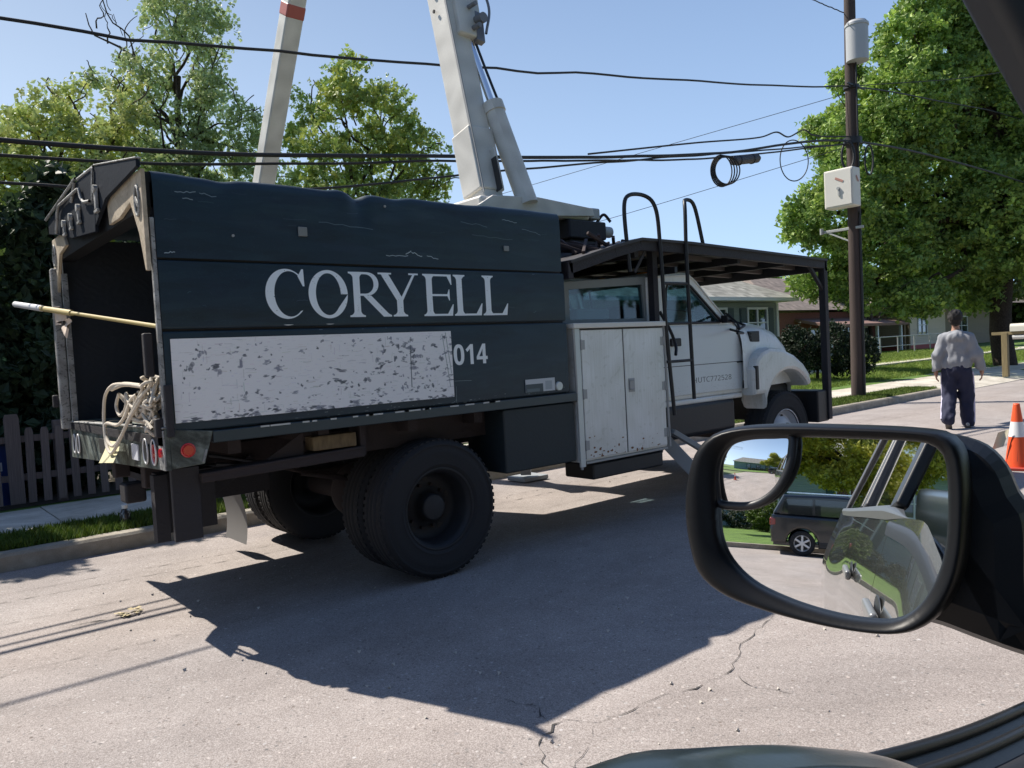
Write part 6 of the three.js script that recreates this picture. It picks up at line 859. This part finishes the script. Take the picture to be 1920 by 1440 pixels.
{ // houses and trees across the street behind the viewer, which shade the street from that side of the sky
  const h = thing('house', 'brick house across the street behind the viewer', 'house', [4, 0.14, 16], Math.PI);
  obj('wall', bx(-9, 9, 0, 5.6, -9, 0), std([0.3, 0.17, 0.13], 0.9, 0, { bumpMap: scaled(brickNoise, 0.5), bumpScale: 0.01 }), h); const r = hipRoof(-9.6, 9.6, 0.6, -9.6, 5.7, 3); obj('roof', r.slopes, roofMat([0.4, 0.38, 0.36]), h);
  for (const x of [-7, -3, 2, 5.5]) for (const y of [0.9, 3.6]) windowPart(h, x, x + 1.2, y, y + 1.4, 0);
  tree('street_tree', 'large shade tree across the street behind the viewer', 'tree', [-4, 0.14, 9], { trunkTop: [-4, 6, 9], trunkR: 0.3, seed: 121, leaf: 0.3, per: 6, density: 60, color: [0.06, 0.1, 0.03], light: [1.6, 1.4, 1.1], clumps: [[-4, 8, 9, 3.4, 3], [-6.5, 6.5, 9.5, 2.6, 2], [-1.5, 6.5, 9, 2.8, 2.2], [-4, 10.6, 9, 2.4, 2]] });
  [['third shade tree far up the street on the viewer side', 26, 10, 131], ['fourth shade tree down the street on the viewer side', -15, 9, 137], ['dense tree between the brick house and the viewer', 4.6, 9.5, 139]].forEach(([l, x, z, seed]) => tree('street_tree', l, 'tree', [x, 0.14, z], { trunkTop: [x, 6, z], trunkR: 0.3, seed, leaf: 0.34, per: 6, density: 60, color: [0.06, 0.1, 0.03], light: [1.6, 1.4, 1.1], clumps: [[x, 7.5, z, 3.8, 3.2], [x - 2.8, 5.5, z + 0.5, 3, 2.4], [x + 2.8, 5.6, z, 3, 2.4], [x, 11, z, 3, 2.6]] }));
  tree('street_tree', 'second shade tree across the street behind the viewer', 'tree', [13, 0.14, 9.5], { trunkTop: [13, 6, 9.5], trunkR: 0.3, seed: 127, leaf: 0.3, per: 6, density: 60, color: [0.06, 0.1, 0.03], light: [1.6, 1.4, 1.1], clumps: [[13, 8, 9.5, 3.4, 3], [10.5, 6.5, 10, 2.6, 2], [15.5, 6.5, 9.5, 2.8, 2.2], [13, 10.6, 9.5, 2.4, 2]] });
}

// ------------------------------------------------------------------ the viewer's own car and its side mirror
{
  const car = thing('car', "silver-grey car the view is taken from, with black side mirror and window sill", 'car', [-0.6, 0, 0.55], 0, { world: true });
  const paint = phy([0.1, 0.1, 0.095], { metalness: 0.35, roughness: 0.25, clearcoat: 1, clearcoatRoughness: 0.02 });
  const belt = (x) => (x < 0.22 ? 1.44 - 0.02 * THREE.MathUtils.smoothstep(-x, 0, 3) : [[0.22, 1.44], [0.295, 1.43], [0.338, 1.413], [0.416, 1.387], [0.485, 1.353], [0.546, 1.327], [0.7, 1.292], [0.867, 1.257], [1.0, 1.23], [1.3, 1.17], [2.6, 1.1]].reduce((a, p, i, l) => (i && x >= l[i - 1][0] && x <= p[0] ? l[i - 1][1] + ((p[1] - l[i - 1][1]) * (x - l[i - 1][0])) / (p[0] - l[i - 1][0]) : a), 1.1));
  const bulge = (x) => 0.03 * THREE.MathUtils.smoothstep(-x, 1.6, 2.8) ;
  const sec = (x) => { const b = belt(x) - 0.012, k = bulge(x); return [[-0.262, b], [-0.275, b - 0.05], [-0.305 - k * 0.6, b - 0.17], [-0.33 - k, b - 0.3], [-0.335 - k, b - 0.45], [-0.32 - k, b - 0.62], [-0.31 - k, b - 0.8], [-0.27, b - 0.98], [-0.2, 0.36]]; };
  const flank = (x0, x1) => gridGeo(Math.ceil((x1 - x0) * 22), 32, (u, v) => { const x = x0 + (x1 - x0) * u, s = sec(x), k = v * 8, i = Math.min(7, Math.floor(k)), f = k - i, h = (a, b, c, d) => { const m = f * f, t = m * f; return 0.5 * (2 * b + (c - a) * f + (2 * a - 5 * b + 4 * c - d) * m + (3 * b - a - 3 * c + d) * t); }, q = (n) => s[Math.max(0, Math.min(8, n))]; return [x, h(q(i - 1)[1], q(i)[1], q(i + 1)[1], q(i + 2)[1]), h(q(i - 1)[0], q(i)[0], q(i + 1)[0], q(i + 2)[0])]; });
  const fd = obj('front_door', flank(-0.3, 1.12), paint, car), rd = obj('rear_door', flank(-1.38, -0.308), paint, car); obj('rear_quarter', flank(-3.4, -1.388), paint, car);
  for (const [d, x] of [[rd, -1.12], [fd, -0.08]]) { const hd = obj('door_handle', bar([x - 0.13, 1.23, -0.324], [x + 0.13, 1.228, -0.326], 0.018, 0.03, V(0, 1, 0), 0.009), std([0.25, 0.25, 0.25], 0.3, 0.3), d); obj('handle_recess', new THREE.SphereGeometry(0.05, 20, 12).scale(1.7, 0.75, 0.1).translate(x, 1.228, -0.309), M.trimBlack, hd); }
  // belt line: bright strip outside, rubber seal, dark sill inside
  const along = (x0, x1, dz, dy, n = 40) => Array.from({ length: n + 1 }, (_, i) => { const x = x0 + ((x1 - x0) * i) / n; return [x, belt(x) + dy, -0.26 + dz]; });
  obj('belt_trim', [gridGeo(80, 8, (u, v) => { const x = -2.95 + u * 3.02, p = [[-0.268, -0.022], [-0.272, 0], [-0.266, 0.012], [-0.25, 0.016], [-0.228, 0.012]][Math.round(v * 4)], e = 1 - THREE.MathUtils.smoothstep(x, -0.5, 0.06); return [x, belt(x) - 0.012 + (p[1] + 0.012) * e, -0.262 + (p[0] + 0.262) * e]; })], std([0.12, 0.13, 0.14], 0.4, 0.3), car);
  const line = (pts) => { const c = new THREE.CatmullRomCurve3(pts.map(([x, y]) => V(x, y, 0)), false, 'centripetal').getSpacedPoints(200); return (x) => { for (let i = 1; i < c.length; i++) if (x <= c[i].x) { const t = (x - c[i - 1].x) / Math.max(1e-6, c[i].x - c[i - 1].x); return c[i - 1].y + (c[i].y - c[i - 1].y) * t; } return c.at(-1).y; }; };
  const strip = line([[-0.32, 1.425], [0.2, 1.41], [0.334, 1.386], [0.412, 1.363], [0.484, 1.344], [0.545, 1.328], [0.598, 1.314], [0.702, 1.289], [0.864, 1.257], [1.004, 1.234], [1.15, 1.2]]);
  const ledge = line([[-0.32, 1.5], [0.0, 1.49], [0.146, 1.485], [0.169, 1.483], [0.195, 1.479], [0.225, 1.474], [0.258, 1.463], [0.318, 1.442], [0.373, 1.419], [0.42, 1.398], [0.459, 1.376], [0.504, 1.345], [0.6, 1.29], [0.75, 1.25], [1.15, 1.17]]);
  const run = (f, x0, x1, dz, dy, n = 70) => Array.from({ length: n + 1 }, (_, i) => { const x = x0 + ((x1 - x0) * i) / n; return [x, f(x) + dy, dz]; });
  obj('belt_seal', [tube(run(strip, -0.3, 1.1, -0.258, -0.006), 0.005, 140, 8)], M.trimBlack, fd); obj('belt_seal', [tube(run(strip, -0.3, 1.1, -0.243, -0.015), 0.0045, 140, 8)], M.trimBlack, fd);
  const ribbonOf = (f, prof) => gridGeo(110, (prof.length - 1) * 3, (u, v) => { const x = -0.3 + u * 1.4, k = v * (prof.length - 1), i = Math.min(prof.length - 2, Math.floor(k)), t = k - i, g = (q) => prof[Math.max(0, Math.min(prof.length - 1, q))], h = (c) => 0.5 * (2 * g(i)[c] + (g(i + 1)[c] - g(i - 1)[c]) * t + (2 * g(i - 1)[c] - 5 * g(i)[c] + 4 * g(i + 1)[c] - g(i + 2)[c]) * t * t + (3 * g(i)[c] - g(i - 1)[c] - 3 * g(i + 1)[c] + g(i + 2)[c]) * t * t * t); return [x, f(x) + h(1), h(0)]; });
  obj('door_sill', ribbonOf(ledge, [[-0.215, -0.12], [-0.212, -0.03], [-0.206, -0.008], [-0.196, -0.003], [-0.18, -0.004], [-0.168, -0.01], [-0.15, -0.06], [-0.14, -0.16], [-0.135, -0.5]]), phy([0.008, 0.015, 0.014], { roughness: 0.3, clearcoat: 0.6, clearcoatRoughness: 0.2, bumpMap: scaled(grainTex, 0.06), bumpScale: 0.0002 }), fd);
  obj('weatherstrip', ribbonOf(strip, [[-0.279, -0.04], [-0.272, -0.012], [-0.258, -0.009], [-0.244, -0.017], [-0.228, -0.026], [-0.2, -0.048]]), M.trimBlack, fd);
  obj('inner_panel', ribbonOf(strip, [[-0.238, -0.03], [-0.232, -0.024], [-0.22, -0.028], [-0.2, -0.05], [-0.17, -0.11], [-0.15, -0.3]]), std([0.025, 0.025, 0.03], 0.6, 0, { bumpMap: scaled(grainTex, 0.06), bumpScale: 0.0003 }), fd);
  obj('door_panel', bx(-0.28, 1.1, 0.4, 0.9, -0.13, -0.11, 0.01), M.trimBlack, fd);
  // greenhouse leaning inwards
  const top = (x) => [x, 1.93, -0.02];
  const fr = std([0.07, 0.07, 0.075], 0.5, 0.2);
  const post = (x0, z0, x1, w, m, n = 'pillar') => obj(n, bar([x0, belt(x0) + 0.005, z0], [x1, 1.93, -0.03], 0.03, w, V(1, 0, 0), 0.008), m, car);
  post(-0.36, -0.245, -0.46, 0.1, M.trimBlack); post(-1.42, -0.245, -1.62, 0.09, fr); post(-1.5, -0.25, -1.7, 0.03, M.trimBlack); post(-2.95, -0.24, -2.6, 0.16, fr);
  obj('window_pane', gridGeo(2, 2, (u, v) => [-1.44 + u * 1.0 - v * 0.15, 1.43 + v * 0.49, -0.243 + v * 0.21]), phy([0.3, 0.35, 0.34], { roughness: 0.02, transmission: 1, thickness: 0 }), rd);
  obj('window_pane', gridGeo(2, 2, (u, v) => [-2.86 + u * 1.33 + v * (0.3 - u * 0.44), 1.43 + v * 0.49, -0.243 + v * 0.21]), phy([0.3, 0.35, 0.34], { roughness: 0.02, transmission: 1, thickness: 0 }), car);
  obj('roof', [gridGeo(24, 12, (u, v) => [-3.0 + u * 3.5, 1.93 + 0.06 * Math.sin(v * Math.PI) - 0.1 * Math.pow(Math.abs(u - 0.55), 3), -0.04 + v * 1.28])], paint, car); obj('headlining', bx(-2.9, 0.5, 1.895, 1.91, 0.02, 1.2), std([0.06, 0.06, 0.065], 0.95), car);
  // A-pillar and window frame at the upper right
  const P0 = V(0.42, 2.1, -0.09), a0 = V(0.83, 1.95, -0.29), a1 = V(0.88, 1.83, -0.25), dir = V(0.9, 1.76, -0.23).sub(V(0.81, 2.03, -0.32)).normalize();
  const right = V(0.955, 1.87, -0.185).sub(V(0.862, 1.87, -0.268)).normalize();
  const mid = a0.clone().lerp(a1, 0.5).addScaledVector(right, 0.026), s0 = mid.clone().addScaledVector(dir, -0.42), s1 = mid.clone().addScaledVector(dir, 0.9), sh = (v, k) => v.clone().addScaledVector(right, k);
  obj('a_pillar', bar(sh(s0, 0.125), sh(s1, 0.125), 0.25, 0.06, right.clone().cross(dir), 0.02), M.trimBlack, car); const sealM = std([0.03, 0.032, 0.036], 0.6);
  obj('window_seal', [bar(sh(s0, 0.03).addScaledVector(right.clone().cross(dir), -0.034), sh(s1, 0.03).addScaledVector(right.clone().cross(dir), -0.034), 0.016, 0.014, right.clone().cross(dir), 0.005), bar(sh(s0, 0.03).addScaledVector(right.clone().cross(dir), 0.034), sh(s1, 0.03).addScaledVector(right.clone().cross(dir), 0.034), 0.016, 0.014, right.clone().cross(dir), 0.005)], sealM, car);
  const rw = new THREE.Group(); rw.name = 'wheel'; rw.position.set(-2.2 + 0.6, 0.36, -0.22 - 0.55); rw.rotation.y = Math.PI; car.add(rw); obj('tyre', new THREE.LatheGeometry(L2([[0.22, -0.1], [0.33, -0.11], [0.36, -0.08], [0.36, 0.08], [0.33, 0.11], [0.22, 0.1]]), 36).rotateX(Math.PI / 2), M.rubber, rw); obj('rim', [...Array.from({ length: 6 }, (_, i) => bx(-0.03, 0.03, 0.03, 0.225, 0.07, 0.095, 0.01).rotateZ((i * Math.PI) / 3))], fr, rw);
  obj('far_side', [bx(-3.3, 1.1, 0.4, 1.42, 1.4, 1.46, 0.02), bx(-3.4, -3.32, 0.45, 1.36, -0.1, 1.4, 0.03), bx(-2.9, 0.9, 0.42, 0.5, -0.1, 1.38)], paint, car); 

  // side mirror: own axes at its glass (ex right, ey up, n towards the viewer)
  const m = new THREE.Group(); m.name = 'side_mirror'; car.add(m);
  const n = V(-0.963, 0.104, 0.248).normalize(), ex = V(0, 1, 0).cross(n).normalize(), ey = n.clone().cross(ex), C = V(0.805, 1.418, -0.422);
  const basis = new THREE.Matrix4().makeBasis(ex, ey, n).setPosition(C.clone().sub(V(-0.6, 0, 0.55)));
  const loc = (g) => clean(g).applyMatrix4(basis);
  const smooth = (pts, k = 96) => new THREE.CatmullRomCurve3(pts.map(([x, y]) => V(x, y, 0)), true, 'centripetal').getSpacedPoints(k).slice(0, k).map((p) => [p.x, p.y]);
  const glass = smooth([[-0.1303, 0.0462], [-0.1256, 0.0719], [-0.1105, 0.0913], [-0.0882, 0.0981], [-0.0337, 0.0998], [0.0226, 0.0991], [0.0748, 0.098], [0.0971, 0.0952], [0.109, 0.0857], [0.1125, 0.0641], [0.1128, 0.0264], [0.1094, -0.0116], [0.0997, -0.045], [0.0823, -0.0745], [0.0621, -0.0896], [0.0362, -0.0936], [-0.0015, -0.0925], [-0.0471, -0.0844], [-0.0894, -0.0689], [-0.1145, -0.0471], [-0.1261, -0.0232], [-0.1298, 0.0144]]);
  const outer = smooth([[-0.1648, 0.0055], [-0.162, 0.0446], [-0.1523, 0.0774], [-0.1334, 0.0985], [-0.1072, 0.1078], [-0.0634, 0.1121], [0.0228, 0.1119], [0.085, 0.1093], [0.1117, 0.1048], [0.1233, 0.0915], [0.1285, 0.0649], [0.1288, 0.0276], [0.1253, -0.0153], [0.1173, -0.0481], [0.1017, -0.077], [0.0795, -0.0956], [0.0568, -0.1025], [0.0308, -0.1045], [-0.0128, -0.1034], [-0.0711, -0.0968], [-0.1212, -0.0842], [-0.1488, -0.0637], [-0.1595, -0.0328]]);
  const spot = smooth([[-0.1276, 0.059], [-0.1203, 0.0797], [-0.1073, 0.0914], [-0.0882, 0.0968], [-0.0635, 0.0986], [-0.0443, 0.0977], [-0.0432, 0.0808], [-0.047, 0.0626], [-0.0567, 0.0439], [-0.0701, 0.0309], [-0.0856, 0.0232], [-0.1077, 0.0204], [-0.1258, 0.0223], [-0.1284, 0.0399]], 60);
  const silver = std([0.9, 0.91, 0.91], 0.0, 1, { side: THREE.FrontSide });
  obj('mirror_glass', loc(prism(glass.map(([x, y]) => [x * 1.01, y * 1.01]), -0.004, 0)), silver, m, { label: 'main mirror glass' });
  // housing: rounded rim around the glass, shell closing behind it
  const rings = [[glass, -0.003, 1.0], [glass, 0.012, 1.0], [0.35, 0.02, 1], [0.75, 0.022, 1], [outer, 0.014, 1.0], [outer, 0.0, 1.015], [outer, -0.025, 1.02], [outer, -0.06, 0.99], [outer, -0.095, 0.92], [outer, -0.125, 0.78], [outer, -0.14, 0.5], [outer, -0.145, 0.02]];
  const al = (pts) => { // same start and direction for both outlines
    return Array.from({ length: 96 }, (_, i) => { const a = Math.PI - (i / 96) * 2 * Math.PI, d = [Math.cos(a), Math.sin(a)]; let best = 0; for (let k = 0; k < pts.length; k++) { const p = pts[k], q = pts[(k + 1) % pts.length], ex_ = q[0] - p[0], ey_ = q[1] - p[1], den = d[0] * ey_ - d[1] * ex_; if (Math.abs(den) < 1e-9) continue; const t = (p[0] * ey_ - p[1] * ex_) / den, s = (p[0] * d[1] - p[1] * d[0]) / den; if (t > 0 && s >= -1e-6 && s <= 1.000001) best = Math.max(best, t); } return [d[0] * best, d[1] * best]; });
  };
  const G = al(glass), O = al(outer);
  const shell = gridGeo(96, rings.length * 3 - 3, (u, v) => {
    const k = v * (rings.length - 1), i = Math.min(rings.length - 2, Math.floor(k + 1e-9)), f = k - i, j = Math.round(u * 96) % 96, P = (r) => { const b = typeof r[0] === 'number' ? [G[j][0] + (O[j][0] - G[j][0]) * r[0], G[j][1] + (O[j][1] - G[j][1]) * r[0]] : r[0] === glass ? G[j] : O[j]; return [b[0] * r[2], b[1] * r[2], r[1]]; };
    const a = P(rings[Math.max(0, i - 1)]), b = P(rings[i]), c = P(rings[i + 1]), d = P(rings[Math.min(rings.length - 1, i + 2)]), h = (q) => 0.5 * (2 * b[q] + (c[q] - a[q]) * f + (2 * a[q] - 5 * b[q] + 4 * c[q] - d[q]) * f * f + (3 * b[q] - a[q] - 3 * c[q] + d[q]) * f * f * f);
    return [h(0), h(1), h(2)];
  });
  obj('mirror_housing', loc(shell), phy([0.007, 0.0075, 0.009], { roughness: 0.4, specularIntensity: 0.45, bumpMap: scaled(grainTex, 0.08), bumpScale: 0.0002 }), m);
  { // blind-spot mirror: a piece of a sphere turned outwards, in its own raised frame
    const cx = -0.087, cy = 0.062, Rs = 0.21, zz = (x, y) => 0.012 - ((x - cx) ** 2 + (y - cy) ** 2) / (2 * Rs) - SPOT_TILT[0] * (x - cx) - SPOT_TILT[1] * (y - cy);
    const geo = gridGeo(60, 20, (u, v) => { const p = spot[Math.round(u * 60) % 60], x = cx + (p[0] - cx) * v, y = cy + (p[1] - cy) * v; return [x, y, zz(x, y)]; });
    const N = geo.attributes.normal, Pp = geo.attributes.position; for (let i = 0; i < N.count; i++) { const q = V((Pp.getX(i) - cx) / Rs + SPOT_TILT[0], (Pp.getY(i) - cy) / Rs + SPOT_TILT[1], 1).normalize(); N.setXYZ(i, q.x, q.y, q.z); }
    obj('spot_mirror', loc(geo), std([0.88, 0.89, 0.89], 0.0, 1), m, { label: 'small convex blind-spot mirror' });
    const rim = spot.map(([x, y]) => [cx + (x - cx) * 1.08, cy + (y - cy) * 1.08, zz(x, y) - 0.001]); obj('spot_mirror_frame', loc(tube(rim, 0.0052, 90, 8, true, true)), M.trimBlack, m);
  }
  { const o = new THREE.CatmullRomCurve3(ARM.map(([x, y]) => V(x, y, 0)), true, 'centripetal').getSpacedPoints(70).slice(0, 70).map((p) => [p.x, p.y]); obj('mirror_arm', loc(prism(o, -0.125, -0.022, 0.034)), phy([0.007, 0.0075, 0.009], { roughness: 0.45, specularIntensity: 0.5, bumpMap: scaled(grainTex, 0.08), bumpScale: 0.0002 }), m); }
}

// ------------------------------------------------------------------ litter
{
  const r = rng(88), g = []; for (let i = 0; i < 26; i++) g.push(new THREE.PlaneGeometry(0.02 + r() * 0.03, 0.012 + r() * 0.02).rotateX(-1.2 - r() * 0.6).rotateY(r() * 6).translate(1.3 + (r() - 0.5) * 0.14, 0.012 + r() * 0.012, -5.67 + (r() - 0.5) * 0.12));
  const l = obj('leaf_litter', g, std([0.5, 0.42, 0.26], 0.9)); tag(l, 'small scrap of pale dry leaves on the road by the shadow corner', 'leaves', null, 'stuff');
  const q = rng(89), h = []; for (let i = 0; i < 240; i++) { const s = 0.004 + q() * 0.012, x = 1.2 + q() * 9, z = -7.2 + q() * 5.6; h.push(new THREE.TetrahedronGeometry(s).rotateY(q() * 6).translate(x, s * 0.3, z)); }
  tag(obj('gravel', h, std([0.45, 0.42, 0.38], 0.9)), 'loose pale grit and wood chips scattered on the road', 'gravel', null, 'stuff');
}
renderer.render(scene, camera);
